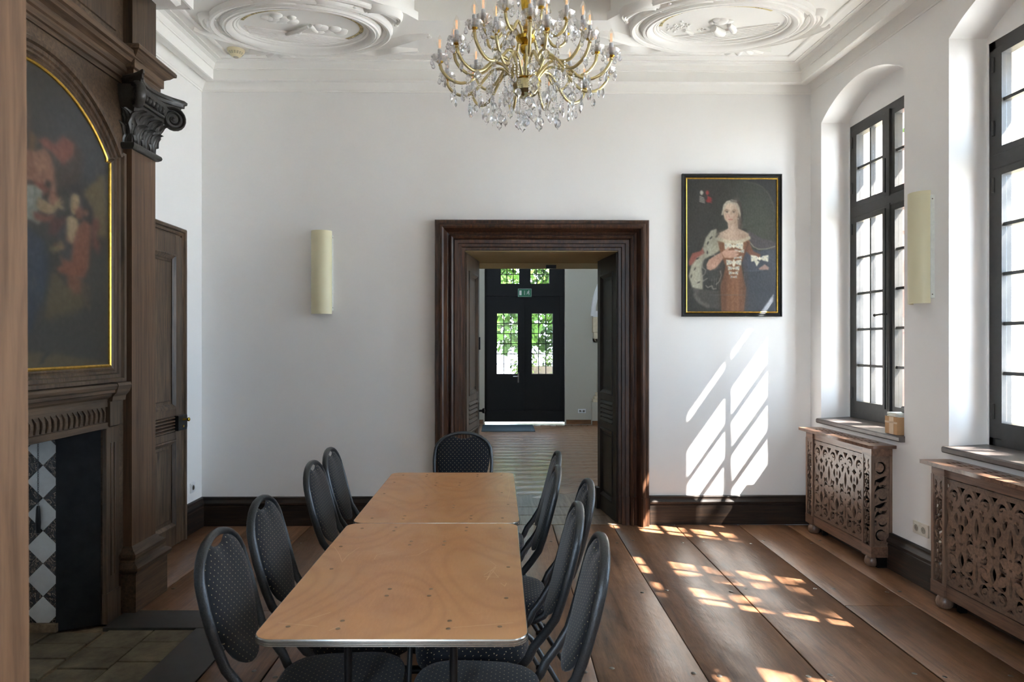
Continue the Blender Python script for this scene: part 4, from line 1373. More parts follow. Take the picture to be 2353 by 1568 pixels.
def paint_portrait(X, Y):
    p = Paint(X, Y, (52, 52, 48))
    p.ell(760, 560, 260, 420, (70, 76, 64), 260, al=.8)
    p.ell(420, 300, 240, 190, (60, 58, 52), 160, al=.5)
    p.poly([(740, 150), (850, 175), (930, 240), (985, 340), (1000, 420), (1020, 420), (1020, 120), (740, 120)], (46, 48, 48), 14)
    p.line([(700, 150), (800, 160), (880, 200), (940, 270), (980, 370), (990, 430)], 8, (92, 90, 78), 10, .7)
    # arms in the corner
    for dx, dy, c_ in ((0, 0, (190, 186, 170)), (70, 0, (158, 58, 52))):
        p.ell(290 + dx - (0 if dx == 0 else 15), 255, 16, 22, c_, 8)
        for k in range(4): p.line([(272 + dx, 290 + k*16), (318 + dx, 310 + k*14)], 7, c_, 6)
    p.ell(355, 320, 26, 30, (150, 48, 44), 10)
    p.ell(330, 305, 16, 20, (60, 56, 52), 8)
    # cloak, left: rose cloth and ermine
    p.poly([(165, 920), (200, 840), (280, 815), (300, 780), (330, 860), (260, 930), (170, 960)], (150, 86, 72), 12)
    p.poly([(440, 600), (380, 620), (330, 690), (300, 790), (320, 840), (420, 820), (480, 800), (470, 700), (430, 660)], (160, 156, 136), 14)
    p.poly([(420, 660), (400, 740), (330, 830), (250, 880), (190, 960), (165, 1060), (200, 1170), (300, 1200), (300, 1100), (290, 980), (310, 900), (400, 850), (470, 830), (480, 800)], (166, 162, 140), 16)
    p.poly([(480, 800), (400, 860), (350, 930), (330, 1020), (360, 1100), (430, 1110), (490, 1010), (500, 880)], (66, 66, 62), 14)
    p.poly([(200, 1170), (230, 1290), (330, 1360), (470, 1380), (460, 1200), (300, 1190)], (74, 72, 66), 16)
    p.line([(225, 1240), (270, 1310), (350, 1350)], 34, (104, 102, 92), 20, .8)
    for x, y, a in ((350, 740, 20), (380, 690, 40), (250, 890, 60), (225, 990, 30), (190, 1060, 10), (345, 830, 0), (260, 1120, 60)):
        p.ell(x, y, 6, 17, (48, 46, 44), 5, a)
    # right drapery, blue
    p.poly([(740, 620), (860, 690), (1012, 730), (1012, 800), (900, 790), (840, 800), (770, 760), (740, 690)], (76, 72, 74), 14)
    p.poly([(700, 830), (770, 800), (850, 820), (900, 800), (1012, 800), (1012, 1000), (700, 1010), (680, 930)], (66, 72, 82), 16)
    p.poly([(700, 1010), (1012, 1000), (1012, 1400), (690, 1400)], (58, 64, 72), 14)
    p.line([(748, 720), (790, 775), (840, 800), (920, 795), (1000, 770)], 8, (150, 146, 128), 5, .8)
    p.line([(705, 1010), (880, 1005)], 4, (84, 104, 116), 4); p.line([(705, 1010), (700, 1170)], 4, (84, 104, 116), 4)
    # gown
    p.poly([(445, 720), (470, 840), (520, 960), (500, 1060), (470, 1150), (480, 1400), (700, 1400), (720, 1180), (690, 1060), (670, 930), (720, 820), (760, 730), (720, 690), (500, 700)], (128, 84, 56), 12)
    p.poly([(740, 720), (790, 820), (860, 850), (840, 900), (780, 880), (700, 800)], (120, 78, 58), 12)
    for k in range(9): p.line([(500 + 22*k, 1100 + (k % 3)*20), (490 + 25*k, 1400)], 7, (100, 64, 44) if k % 2 else (146, 100, 68), 10, .6)
    p.line([(690, 700), (740, 740), (680, 920)], 8, (90, 58, 46), 8)
    # hair behind, neck, shoulders
    p.poly([(600, 320), (660, 340), (688, 420), (690, 520), (670, 600), (720, 600), (735, 620), (680, 640), (640, 600), (630, 440)], (52, 48, 44), 10)
    p.poly([(540, 540), (545, 600), (500, 625), (440, 650), (425, 680), (460, 720), (560, 735), (680, 725), (745, 690), (740, 650), (690, 620), (640, 600), (635, 500)], (188, 160, 138), 8)
    p.poly([(640, 600), (745, 650), (745, 700), (660, 690)], (172, 146, 126), 16, .7)
    p.line([(445, 700), (500, 718), (560, 730), (620, 735), (690, 715), (745, 690)], 34, (196, 186, 158), 12, .9)
    p.line([(440, 600), (455, 650), (430, 680)], 16, (58, 54, 48), 10)
    # head
    p.ell(572, 440, 74, 112, (190, 164, 140), 6)
    p.poly([(498, 440), (494, 470), (480, 470), (488, 430), (500, 370), (530, 335), (575, 325), (625, 335), (655, 390), (668, 460), (660, 500), (645, 440), (625, 385), (575, 358), (530, 375), (510, 410)], (178, 170, 150), 6)
    p.ell(572, 390, 54, 34, (206, 182, 158), 14)
    p.ell(540, 480, 20, 24, (206, 160, 140), 18, al=.6); p.ell(612, 482, 18, 22, (202, 156, 136), 18, al=.6)
    p.line([(512, 428), (530, 418), (556, 424)], 5, (108, 88, 72), 4); p.line([(586, 424), (604, 418), (622, 428)], 5, (108, 88, 72), 4)
    for ex in (534, 600):
        p.ell(ex, 440, 15, 7, (200, 190, 176), 3); p.ell(ex, 440, 7, 7.5, (62, 54, 46), 3); p.line([(ex - 17, 438), (ex, 431), (ex + 17, 438)], 3.5, (84, 66, 54), 3)
    p.line([(572, 430), (576, 462), (584, 484)], 5, (160, 130, 110), 5, .7)
    p.line([(552, 486), (568, 492), (584, 486)], 4, (146, 108, 92), 4)
    p.ell(568, 512, 24, 8, (168, 92, 84), 4); p.line([(544, 511), (568, 514), (592, 511)], 2.5, (120, 60, 56), 2)
    p.line([(545, 552), (572, 560), (600, 550)], 5, (160, 134, 114), 7, .7)
    p.ell(642, 505, 5, 8, (226, 220, 206), 3)
    for k in range(7): p.ell(575 + 9*k, 322 + 2*k, 3.5, 3.5, (200, 196, 184), 3)
    p.line([(575, 332), (640, 345), (668, 400)], 18, (60, 56, 54), 10, .6)
    # right bow, cuffs
    p.bow(600, 770, 92, (206, 202, 180), (98, 108, 138))
    for (x, y, r_) in ((655, 820, 46), (640, 880, 40), (600, 930, 74), (598, 985, 56), (597, 1030, 46), (600, 1068, 32)):
        p.bow(x, y, r_, (200, 196, 174), (98, 108, 138))
    p.ell(600, 935, 14, 36, (220, 214, 190), 5)
    # forearm and hand
    p.poly([(335, 950), (360, 900), (420, 860), (480, 830), (500, 880), (470, 930), (420, 985), (370, 1005), (340, 990)], (184, 140, 118), 8)
    p.poly([(480, 830), (520, 805), (548, 775), (558, 782), (545, 812), (590, 808), (640, 815), (652, 826), (600, 836), (650, 842), (640, 858), (628, 862), (632, 876), (560, 884), (510, 882)], (196, 152, 128), 5)
    for y0, y1 in ((832, 838), (850, 858), (866, 876)): p.line([(575, y0), (640, y1)], 3, (140, 100, 84), 3, .8)
    # lace
    for pts in ([(320, 880), (295, 930), (300, 980), (330, 1000), (320, 1040), (295, 1060), (300, 1110), (345, 1080)], [(330, 1150), (350, 1170), (390, 1150), (400, 1185), (430, 1180)], [(470, 1010), (480, 1050), (460, 1110), (430, 1140)], [(380, 860), (410, 850), (420, 870)]):
        p.line(pts, 8, (176, 172, 156), 6, .75)
    for k in range(5): p.line([(390 + 22*k, 1080), (385 + 23*k, 1180)], 4, (136, 132, 120), 8, .6)
    # sleeve bow at the right
    p.bow(850, 890, 86, (204, 200, 178), (98, 108, 138))
    p.poly([(790, 890), (820, 965), (850, 920)], (196, 192, 170), 6)
    p.poly([(840, 985), (900, 945), (940, 975), (935, 998), (850, 998)], (160, 130, 120), 8)
    p.ell(625, 450, 34, 100, (150, 124, 102), 60, al=.55); p.ell(560, 500, 40, 26, (204, 170, 146), 40, al=.5)
    p.ell(640, 560, 30, 60, (146, 120, 100), 50, al=.5); p.ell(520, 660, 60, 34, (204, 178, 154), 50, al=.5); p.ell(690, 680, 50, 34, (150, 122, 102), 50, al=.5)
    p.ell(600, 1250, 60, 150, (150, 100, 66), 110, al=.4); p.ell(500, 1200, 30, 200, (84, 56, 42), 60, al=.5); p.ell(700, 1200, 30, 200, (80, 54, 42), 60, al=.5)
    p.ell(400, 960, 40, 30, (206, 164, 138), 40, al=.5); p.ell(440, 700, 40, 60, (120, 118, 104), 50, al=.4); p.ell(240, 1060, 40, 110, (188, 184, 162), 60, al=.4)
    p.ell(310, 1000, 20, 120, (96, 94, 84), 50, al=.5)
    # canvas seams
    p.line([(150, 1238), (1012, 1244)], 2.5, (96, 100, 98), 2, .7)
    p.line([(150, 772), (188, 770)], 3, (110, 110, 104), 2, .6)
    return p.c

def paint_panel(X, Y):
    """big figure panel; X, Y in the units of a 627 x 1568 study"""
    p = Paint(X, Y, (54, 51, 43))
    p.ell(380, 60, 300, 260, (62, 64, 66), 200, al=.8)
    p.ell(430, 330, 110, 200, (66, 70, 74), 120, al=.8)
    p.poly([(350, 470), (385, 430), (420, 410), (430, 378), (470, 375), (480, 740), (420, 740), (400, 600), (345, 520)], (104, 88, 54), 24)
    p.poly([(270, 160), (340, 250), (330, 380), (300, 440), (190, 450), (180, 330)], (66, 50, 40), 40, .8)
    # left figure
    p.poly([(-300, -200), (20, -60), (30, 250), (40, 400), (0, 700), (-300, 700)], (84, 62, 46), 40, .8)
    p.poly([(34, 110), (60, 150), (50, 200), (40, 260), (20, 300), (20, 110)], (110, 80, 44), 12)
    p.poly([(70, 160), (120, 145), (170, 190), (220, 135), (290, 185), (285, 250), (225, 315), (190, 280), (150, 230), (100, 200)], (134, 74, 58), 10)
    for a, b in (((180, 200), (220, 300)), ((120, 160), (180, 220)), ((230, 160), (260, 250))): p.line([a, b], 8, (108, 58, 48), 10, .7)
    p.poly([(-200, 160), (50, 230), (110, 210), (150, 260), (170, 340), (180, 470), (200, 540), (150, 560), (130, 520), (150, 420), (120, 400), (110, 430), (60, 430), (30, 400), (-200, 420)], (142, 92, 66), 10)
    p.ell(90, 300, 40, 60, (158, 108, 78), 40, al=.7)
    p.poly([(40, 410), (110, 430), (140, 460), (110, 500), (60, 470)], (120, 62, 44), 12)
    p.poly([(-200, 440), (50, 430), (100, 470), (90, 540), (60, 600), (90, 650), (70, 670), (30, 640), (-200, 640)], (132, 134, 118), 12)
    p.line([(45, 450), (60, 520), (48, 600)], 8, (90, 92, 80), 8, .8)
    p.poly([(70, 500), (120, 530), (160, 560), (185, 530), (205, 500), (210, 515), (200, 535), (225, 525), (222, 545), (205, 548), (228, 570), (215, 582), (190, 570), (170, 600), (130, 610), (80, 590), (60, 550)], (150, 122, 84), 7)
    p.poly([(40, 590), (120, 620), (180, 610), (150, 650), (100, 655), (50, 640)], (120, 66, 46), 12)
    # blue robe
    p.poly([(-300, 680), (20, 690), (110, 760), (135, 850), (130, 1000), (100, 1130), (60, 1200), (30, 1320), (-300, 1320)], (44, 52, 62), 24)
    for k in range(4): p.line([(20 + 20*k, 760), (30 + 24*k, 1090)], 9, (56, 68, 86), 14, .8)
    p.line([(38, 1080), (34, 1030), (44, 985), (56, 1010), (76, 1180), (78, 1260), (40, 1300)], 4, (112, 102, 68), 4, .7)
    # dark red cloth between
    p.poly([(150, 640), (240, 620), (230, 700), (180, 740), (130, 720)], (84, 46, 38), 20)
    # seated woman
    p.poly([(262, 440), (290, 415), (330, 430), (345, 520), (380, 560), (385, 660), (340, 650), (300, 560)], (50, 44, 42), 12)
    p.poly([(268, 500), (285, 480), (318, 495), (322, 540), (305, 600), (285, 615), (268, 590), (264, 550)], (162, 134, 92), 6)
    p.ell(283, 530, 4, 3, (70, 56, 44), 3); p.ell(300, 538, 4, 3, (70, 56, 44), 3); p.line([(286, 540), (284, 560), (290, 562)], 2.5, (120, 88, 62), 3); p.ell(285, 580, 6, 3, (130, 62, 50), 3)
    p.poly([(240, 625), (275, 615), (310, 640), (315, 700), (290, 770), (268, 790), (246, 740)], (160, 134, 94), 7)
    p.poly([(236, 700), (250, 740), (272, 780), (262, 800), (236, 780)], (130, 90, 58), 8)
    p.poly([(185, 720), (235, 650), (238, 760), (275, 800), (275, 880), (235, 900), (185, 780)], (58, 56, 54), 10)
    # embracing figure in russet
    p.ell(320, 600, 24, 40, (120, 66, 44), 10)
    p.poly([(345, 645), (390, 660), (385, 780), (375, 930), (350, 990), (290, 985), (200, 960), (180, 930), (215, 915), (205, 850), (225, 880), (270, 890), (280, 780), (310, 680)], (128, 70, 44), 12)
    p.poly([(390, 640), (430, 630), (440, 690), (420, 740), (445, 800), (430, 850), (400, 800)], (112, 60, 46), 20)
    p.ell(360, 600, 16, 20, (126, 76, 50), 8)
    p.line([(355, 520), (385, 580), (385, 660)], 22, (44, 40, 40), 12)
    # fruit
    for x, y, r_, c_ in ((182, 812, 20, (124, 104, 60)), (212, 805, 18, (136, 100, 62)), (150, 815, 16, (92, 84, 50)), (205, 780, 14, (112, 92, 56)), (176, 790, 12, (110, 70, 46)), (165, 840, 12, (84, 74, 50))): p.ell(x, y, r_, r_, c_, 6)
    # skirt and lower drapery
    p.poly([(150, 960), (190, 970), (240, 1040), (330, 1020), (350, 1150), (300, 1230), (200, 1300), (110, 1240), (130, 1080)], (88, 74, 44), 28)
    p.poly([(245, 965), (330, 1000), (330, 1080), (290, 1090), (250, 1040)], (118, 70, 44), 16)
    for k in range(4): p.line([(340 + 14*k, 1010 + 10*k), (350 + 10*k, 1140 + 20*k)], 9, (104, 80, 50), 10, .6)
    p.poly([(90, 1250), (340, 1180), (470, 1300), (480, 1420), (100, 1460)], (58, 54, 44), 50, .9)
    p.poly([(-300, 1450), (70, 1440), (200, 1450), (480, 1500), (480, 1600), (-300, 1600)], (88, 74, 44), 24)
    p.poly([(78, 1510), (90, 1480), (120, 1440), (145, 1430), (140, 1450), (115, 1470), (100, 1505)], (34, 32, 30), 6)
    return p.c

def brushed(c, n=2, amp=7, seed=2):
    """soften the painted edges and add loose brush texture"""
    r = np.random.RandomState(seed)
    g = r.normal(size=c.shape[:2])
    for _ in range(3): g = (g + np.roll(g, 1, 0) + np.roll(g, 1, 1) + np.roll(g, -1, 0)) / 4
    q = np.pad(c, ((n, n), (n, n), (0, 0)), 'edge')
    o = sum(q[i:i + c.shape[0], j:j + c.shape[1]] for i in range(2*n + 1) for j in range(2*n + 1)) / (2*n + 1) ** 2
    return np.clip(o * .75 + c * .25 + (g / g.std() * amp * (.3 + o.mean(-1) / 160))[..., None], 0, 255)
def canvas_mesh(name, P3, cols, nx, ny):
    """P3: (ny+1, nx+1, 3) positions, cols sRGB 0..255"""
    me = bpy.data.meshes.new(name)
    vs = P3.reshape(-1, 3)
    i, j = np.meshgrid(np.arange(ny), np.arange(nx), indexing='ij')
    a = (i * (nx + 1) + j).ravel()
    fs = np.stack([a, a + 1, a + nx + 2, a + nx + 1], 1)
    me.from_pydata(vs.tolist(), [], fs.tolist())
    c = np.clip(cols.reshape(-1, 3) / 255, 0, 1)
    c = np.where(c <= .04045, c / 12.92, ((c + .055) / 1.055) ** 2.4)
    at = me.color_attributes.new('Col', 'FLOAT_COLOR', 'POINT')
    at.data.foreach_set('color', np.concatenate([c, np.ones((len(c), 1))], 1).astype('f').ravel())
    me.materials.append(M['canvas'])
    return me

# portrait on the back wall (local frame of the wall: x along, y outward, z up)
pr = empty('portrait_painting', mat=M_B @ Matrix.Translation((1.995, -.0, 2.405)))
tag(pr, 'gold-edged black framed portrait of a woman with white bows, hung right of the doorway', 'painting')
pw, ph = .432, .615
nx, ny = 190, 280
uu, vv = np.meshgrid(np.linspace(0, 1, nx + 1), np.linspace(0, 1, ny + 1))
P3 = np.stack([-(pw - .045) + uu * 2 * (pw - .045), np.full_like(uu, -.022), (ph - .045) - vv * 2 * (ph - .045)], -1)
link('canvas', canvas_mesh('canvas', P3, brushed((lambda c: c * .82 + c.mean(-1, keepdims=True) * .12)(paint_portrait(150 + uu * 862, 125 + vv * 1275)), 1, 4), nx, ny), pr)
fp_ = [(0, -.0), (0, .034), (.004, .038), (.010, .036), (.014, .028), (.020, .026), (.026, .030), (.031, .026), (.033, .012), (.033, 0)]
rect = [(-pw, -ph), (pw, -ph), (pw, ph), (-pw, ph)]
sweep_loop(MB(), rect, fp_, lambda u, v, h: (u, -h, v), closed=True).obj('frame', M['frameblack'], pr, 30)
sweep_loop(MB(), rect, [(.033, .0), (.033, .028), (.037, .031), (.043, .028), (.046, .020), (.046, 0)], lambda u, v, h: (u, -h, v), closed=True).obj('gilt_slip', M['gold'], pr, 30)
MB().box(-pw + .01, -.018, -ph + .01, pw - .01, -.002, ph - .01).obj('back_board', M['dark'], pr)

# picture over the fireplace
pf = empty('arched_painting', (-2.2, 3.2, 1.42))
tag(pf, 'dark arch-topped oil painting of figures in a landscape set over the fireplace mantel', 'painting')
ny, nx = 300, 150
zz, yy = np.meshgrid(np.linspace(1.42, 2.89, ny + 1), np.linspace(2.56, 3.84, nx + 1), indexing='ij')
R_, zc_ = .768, 2.883 - .765
top = np.where(np.abs(yy - 3.2) < .605, zc_ + np.sqrt(np.maximum(R_**2 - (yy - 3.2)**2, 0)), 2.576)
zclip = np.minimum(zz, top + .004)
ppx = 1150 - 1569 * 2.195 / yy; ppy = 792 - (zclip - 1.55) * 1569 / yy
P3 = np.stack([np.full_like(yy, PX + .006) + 2.2, yy - 3.2, zclip - 1.42], -1)
col = paint_panel((ppx - 60) * 2.613, (ppy - 260) * 2.613)
col = (col * .82 + col.mean(-1, keepdims=True) * .18) * .80
col = brushed(col, 2, 4)
me = canvas_mesh('canvas', P3, col, nx, ny)
o = link('canvas', me, pf)

# ================================================================== TABLES
def make_table(L_, W_):
    root = empty('folding_table')
    r = .055; h = .75
    def rr(d, z, e=0):
        pts = []
        for cx, cy, a0 in ((W_/2 - r, L_/2 - r, 0), (-W_/2 + r, L_/2 - r, 90), (-W_/2 + r, -L_/2 + r, 180), (W_/2 - r, -L_/2 + r, 270)):
            for k in range(7):
                a = math.radians(a0 + 15 * k); pts.append((cx + (r - d) * math.cos(a), cy + (r - d) * math.sin(a), z))
        return pts
    t = MB(); t.loft([rr(.003, h - .018), rr(.003, h)]); t.obj('table_top', M['table'], root)
    e = MB(); e.loft([rr(.004, h - .021), rr(0, h - .020), rr(0, h - .017), rr(.0022, h - .0155), rr(0, h - .014), rr(0, h - .011), rr(.0022, h - .0095), rr(0, h - .008), rr(0, h - .004), rr(.0015, h - .0006), rr(.004, h - .0006)], caps=False)
    e.obj('edge_trim', M['alu'], root, 20)
    for sy in (-1, 1):
        for sx in (-1, 1):
            b = MB(); b.box(sx * (W_/2 - .075) - .03, sy * (L_/2 - .075) - .03, h - .042, sx * (W_/2 - .075) + .03, sy * (L_/2 - .075) + .03, h - .019, bv=.008); b.obj('corner_block', M['table'], root)
        lg = MB()
        y = sy * (L_/2 - .22)
        for x in (-.16, .16):
            lg.tube([(x, y, h - .02), (x, y, .10), (x * 1.5, y + sy * .02, .03), (x * 1.9, y + sy * .02, .012)], .0125, 8)
        lg.tube([(-.19, y, h - .03), (.19, y, h - .03)], .011, 8)
        lg.tube([(-.16, y, .20), (.16, y, .20)], .017, 10)
        lg.obj('folding_leg', M['black'], root, 50)
        br = MB(); br.tube([(0, y, .20), (0, y * .55, .42), (0, y * .25, h - .022)], .009, 8); br.obj('brace', M['black'], root, 50)
    # rivets
    riv = MB().lathe([(.001, 0), (.0075, 0), (.0065, .0012), (.001, .0016)], 10)  .obj('rivet', M['rivet'], root, loc=(0, 0, h))
    pos = []
    for sy in (-1, 1):
        for x in (-.30, -.155, .155, .30):
            if abs(x) > .2: pos.append((x, sy * (L_/2 - .085)))
            else: pos += [(x, sy * (L_/2 - .07)), (x, sy * (L_/2 - .125))]
    pos += [(-.06, -.22), (-.06, -.28), (.075, -.22), (.075, -.28), (-.06, .27), (-.06, .32), (.075, .27), (.075, .32), (-.30, -.02), (.33, .0), (-.33, .25), (.32, -.3)]
    for k, (x, y) in enumerate(pos):
        o = riv if k == 0 else riv.copy()
        if k: C.objects.link(o); o.parent = root
        o.location = (x, y, h - .0002)
    return root
t1 = make_table(1.205, .758)
bpy.context.view_layer.update()
t2 = dup(t1)
t1.location = (-.302, 2.4525, 0)
t2.location = (-.293, 3.662, 0); t2.rotation_euler = (0, 0, PI + .004)
tag(t1, 'nearer plywood folding table with a metal edge and scratched top', 'table', 'folding tables')
tag(t2, 'farther plywood folding table, its far end near the doorway', 'table', 'folding tables')
# scratches on the near table
s_ = MB()
def scr(pts, w_=.0022):
    for a, b in zip(pts, pts[1:]):
        d = (Vector(b) - Vector(a)).normalized(); n_ = Vector((-d.y, d.x)) * w_ / 2
        s_.add([(a[0]+n_.x, a[1]+n_.y, .7504), (b[0]+n_.x, b[1]+n_.y, .7504), (b[0]-n_.x, b[1]-n_.y, .7504), (a[0]-n_.x, a[1]-n_.y, .7504)], [(0, 1, 2, 3)])
def tp(px, py):
    d = 1569 * .80 / (py - 792); return ((px - 1150) / 1569 * d, d)
for pl_ in ([(768, 1257), (780, 1275), (786, 1292), (800, 1276), (826, 1258)], [(860, 1286), (866, 1276), (905, 1268)], [(1112, 1322), (1140, 1304), (1118, 1334), (1130, 1310), (1146, 1328), (1112, 1326), (1150, 1324)], [(1126, 1290), (1140, 1300), (1132, 1310)],
            [(1168, 1100), (1172, 1128), (1166, 1150)], [(1150, 1340), (1160, 1348), (1164, 1340)], [(640, 1432), (730, 1440)], [(700, 1427), (760, 1408)], [(1040, 1443), (1180, 1432)], [(930, 1280), (960, 1276), (985, 1262)], [(756, 1450), (780, 1440)]):
    scr([tp(*q) for q in pl_], .0018)
bpy.context.view_layer.update()
o = s_.obj('scratch_marks', M['scratch']); under(o, t1)

# ================================================================== CHAIRS
def uvmesh(name, vs, fs, uvs, mat, smooth=60):
    me = bpy.data.meshes.new(name); me.from_pydata(vs, [], fs)
    ul = me.uv_layers.new(name='UVMap')
    for li, l_ in enumerate(me.loops): ul.data[li].uv = uvs[l_.vertex_index]
    fin(me, mat, smooth)
    return me
def backcurve(z):
    """y of the backrest plane at height z"""
    if z < .55: return -.150 - .082 * (z - .43) / .12
    return -.232 - .105 * ((z - .55) / .38) ** .85
def make_chair():
    root = empty('banquet_chair')
    # hoop: up one side, round the oval head, down the other, then forward under the seat on both sides
    pts = []
    side = []
    for z, x in ((.50, .172), (.56, .184), (.62, .193), (.68, .199), (.74, .201), (.79, .196)):
        side.append((x, backcurve(z), z))
    head = []
    for k in range(1, 14):
        a = PI * k / 14
        x = .196 * math.cos(a); z = .79 + .136 * math.sin(a) ** .92
        head.append((x, backcurve(z), z))
    low = [(.150, .24, .352), (.155, .16, .350), (.158, .06, .350), (.160, -.03, .351), (.161, -.080, .358), (.163, -.116, .378), (.166, -.140, .410), (.168, -.158, .45)]
    p_ = low + side + head + [(-x, y, z) for x, y, z in reversed(side)] + [(-x, y, z) for x, y, z in reversed(low)]
    MB().tube(p_, .0165, 12, flat=.72).obj('back_frame', M['metal'], root, 60)
    MB().tube([(-.152, .22, .351), (.152, .22, .351)], .010, 8).obj('seat_rail', M['metal'], root, 60)
    MB().tube([(-.160, -.05, .352), (.160, -.05, .352)], .010, 8).obj('seat_rail', M['metal'], root, 60)
    for sx in (-1, 1):
        MB().tube([(sx * .150, .06, .346), (sx * .160, .10, .335), (sx * .170, .145, .295), (sx * .186, .225, .012)], .0115, 8).obj('leg', M['metal'], root, 60)
        MB().tube([(sx * .152, .04, .342), (sx * .164, -.01, .328), (sx * .176, -.065, .285), (sx * .196, -.235, .012)], .0115, 8).obj('leg', M['metal'], root, 60)
        for y in (.227, -.237):
            g = MB(); g.lathe([(.001, 0), (.015, 0), (.015, .022), (.001, .024)], 10, (sx * (.186 if y > 0 else .196), y, 0))
            g.obj('foot_cap', M['black'], root, 50)
    MB().tube([(-.179, .178, .185), (.179, .178, .185)], .0095, 8).obj('stretcher', M['metal'], root, 60)
    # back pad with the hand-hole dip at its head
    ang = 40; rows = []
    zc_, hz, hx = .688, .215, .186
    vs, uv, fs = [], [], []
    rings = (0.0001, .35, .7, .92, 1.0)
    dep = (.021, .021, .020, .014, .004)
    def pt(f, a, s, d):
        c_, n_ = math.cos(a - PI/2), -math.sin(a - PI/2)
        zb = .76
        x = .1885 * abs(c_) ** (.92 if n_ > 0 else .86) * (1 if c_ > 0 else -1)
        z = (.122 * max(n_, 0) ** .95) if n_ > 0 else -.276 * abs(n_) ** 1.0
        z = .79 + z
        if n_ > .2: z -= .026 * math.exp(-(x / .050) ** 4)
        x *= f; z = .70 + (z - .70) * f
        return (x, backcurve(z) + s * d + .003, z), (x + .5, z)
    for s in (1, -1):
        for f, d in zip(rings, dep):
            for k in range(ang):
                p, q = pt(f, 2*PI*k/ang, s, d if s > 0 else d * .55); vs.append(p); uv.append(q)
    R_ = len(rings)
    for s in range(2):
        for i in range(R_ - 1):
            for k in range(ang):
                a = (s*R_ + i)*ang; b = a + ang; kk = (k+1) % ang
                fs.append((a+k, a+kk, b+kk, b+k))
    for k in range(ang):
        kk = (k+1) % ang; fs.append(((R_-1)*ang+k, (R_-1)*ang+kk, (2*R_-1)*ang+kk, (2*R_-1)*ang+k))
    link('backrest', uvmesh('backrest', vs, fs, uv, M['fabric']), root)
    # seat: rounded trapezoid cushion
    n = 48; vs, uv, fs = [], [], []
    def outline(f, z):
        out = []
        for k in range(n):
            a = 2*PI*k/n; c_, s_ = math.cos(a), math.sin(a)
            e = 2/3.4
            x = .200 * abs(c_)**e * (1 if c_ > 0 else -1); y = .212 * abs(s_)**e * (1 if s_ > 0 else -1)
            x *= 1 + .05 * (y / .212)
            out.append((x * f, y * f + .075, z - .050))
        return out
    lev = [(.90, .408), (.985, .410), (1.0, .420), (1.012, .440), (1.008, .465), (.985, .480), (.93, .489), (.80, .494), (.5, .498), (.0001, .500)]
    vv_ = 0
    for li, (f, z) in enumerate(lev):
        o_ = outline(f, z); acc = 0
        if li: vv_ += math.hypot((f - lev[li-1][0]) * .2, z - lev[li-1][1])
        for k, p in enumerate(o_):
            if k: acc += math.dist(o_[k][:2], o_[k-1][:2])
            vs.append(p); uv.append((acc + .3, vv_) if li < 6 else (p[0] + .5, p[1] + .5))
    # duplicate ring for the uv seam
    m_ = len(lev)
    base = len(vs)
    for k, p in enumerate(outline(.985, .480)): vs.append(p); uv.append((p[0] + .5, p[1] + .5))
    for i in range(m_ - 1):
        for k in range(n):
            kk = (k+1) % n; a = i*n if i != 5 else base; b = (i+1)*n
            if i == 5: fs.append((base+k, base+kk, b+kk, b+k))
            else: fs.append((a+k, a+kk, b+kk, b+k))
    fs.append(tuple(range(n-1, -1, -1)))
    link('seat', uvmesh('seat', vs, fs, uv, M['fabric']), root)
    return root
ch0 = make_chair()
bpy.context.view_layer.update()
CH = [  # x, y, heading (local +y), label
    (-0.609, 2.273, -PI/2 + .055, 'patterned black chair nearest the camera on the left side of the tables'),
    (-0.636, 2.774, -PI/2 + .06, 'second patterned black chair from the camera on the left side of the tables'),
    (-0.662, 3.611, -PI/2 + .04, 'third patterned black chair from the camera on the left side of the tables'),
    (-0.685, 4.072, -PI/2 + .04, 'farthest patterned black chair on the left side, before the blank wall'),
    (-0.006, 2.210, PI/2 - .04, 'patterned black chair nearest the camera on the right side of the tables'),
    (-0.031, 2.655, PI/2 - .04, 'second patterned black chair from the camera on the right side of the tables'),
    (0.070, 3.110, PI/2 - .01, 'third patterned black chair on the right side, pulled farther out than its neighbours'),
    (-0.043, 3.470, PI/2 - .05, 'fourth patterned black chair from the camera on the right side of the tables'),
    (-0.003, 3.930, PI/2 - .02, 'farthest patterned black chair on the right side, mostly hidden by the chair before it'),
    (-.262, 4.485, PI, 'patterned black chair at the head of the farther table, back to the doorway'),
]
for i, (x, y, rz, lab) in enumerate(CH):
    o = ch0 if i == 0 else dup(ch0)
    o.matrix_world = Matrix.Translation((x, y, 0)) @ Matrix.Rotation(rz, 4, 'Z')
    tag(o, lab, 'chair', 'banquet chairs round the tables')
# ================================================================== CHANDELIER
CX_, CY_ = (1208 - 1150) / 1569 * 3.64, 3.64
chd = empty('chandelier', (CX_, CY_, 2.9))
tag(chd, 'many-armed crystal chandelier with gold arms and candle bulbs hanging over the tables', 'chandelier')
Z0 = 2.9
def H(me_or_mb, name, mat=None, sm=40, parent=None, Mx=None):
    if isinstance(me_or_mb, MB):
        return me_or_mb.obj(name, mat, parent or chd, sm, M=Mx)
    return link(name, me_or_mb, parent or chd, Mx)
cups_z1 = 3.021 - Z0; R1_ = .458
cups_z2 = 3.235 - Z0; R2_ = .235
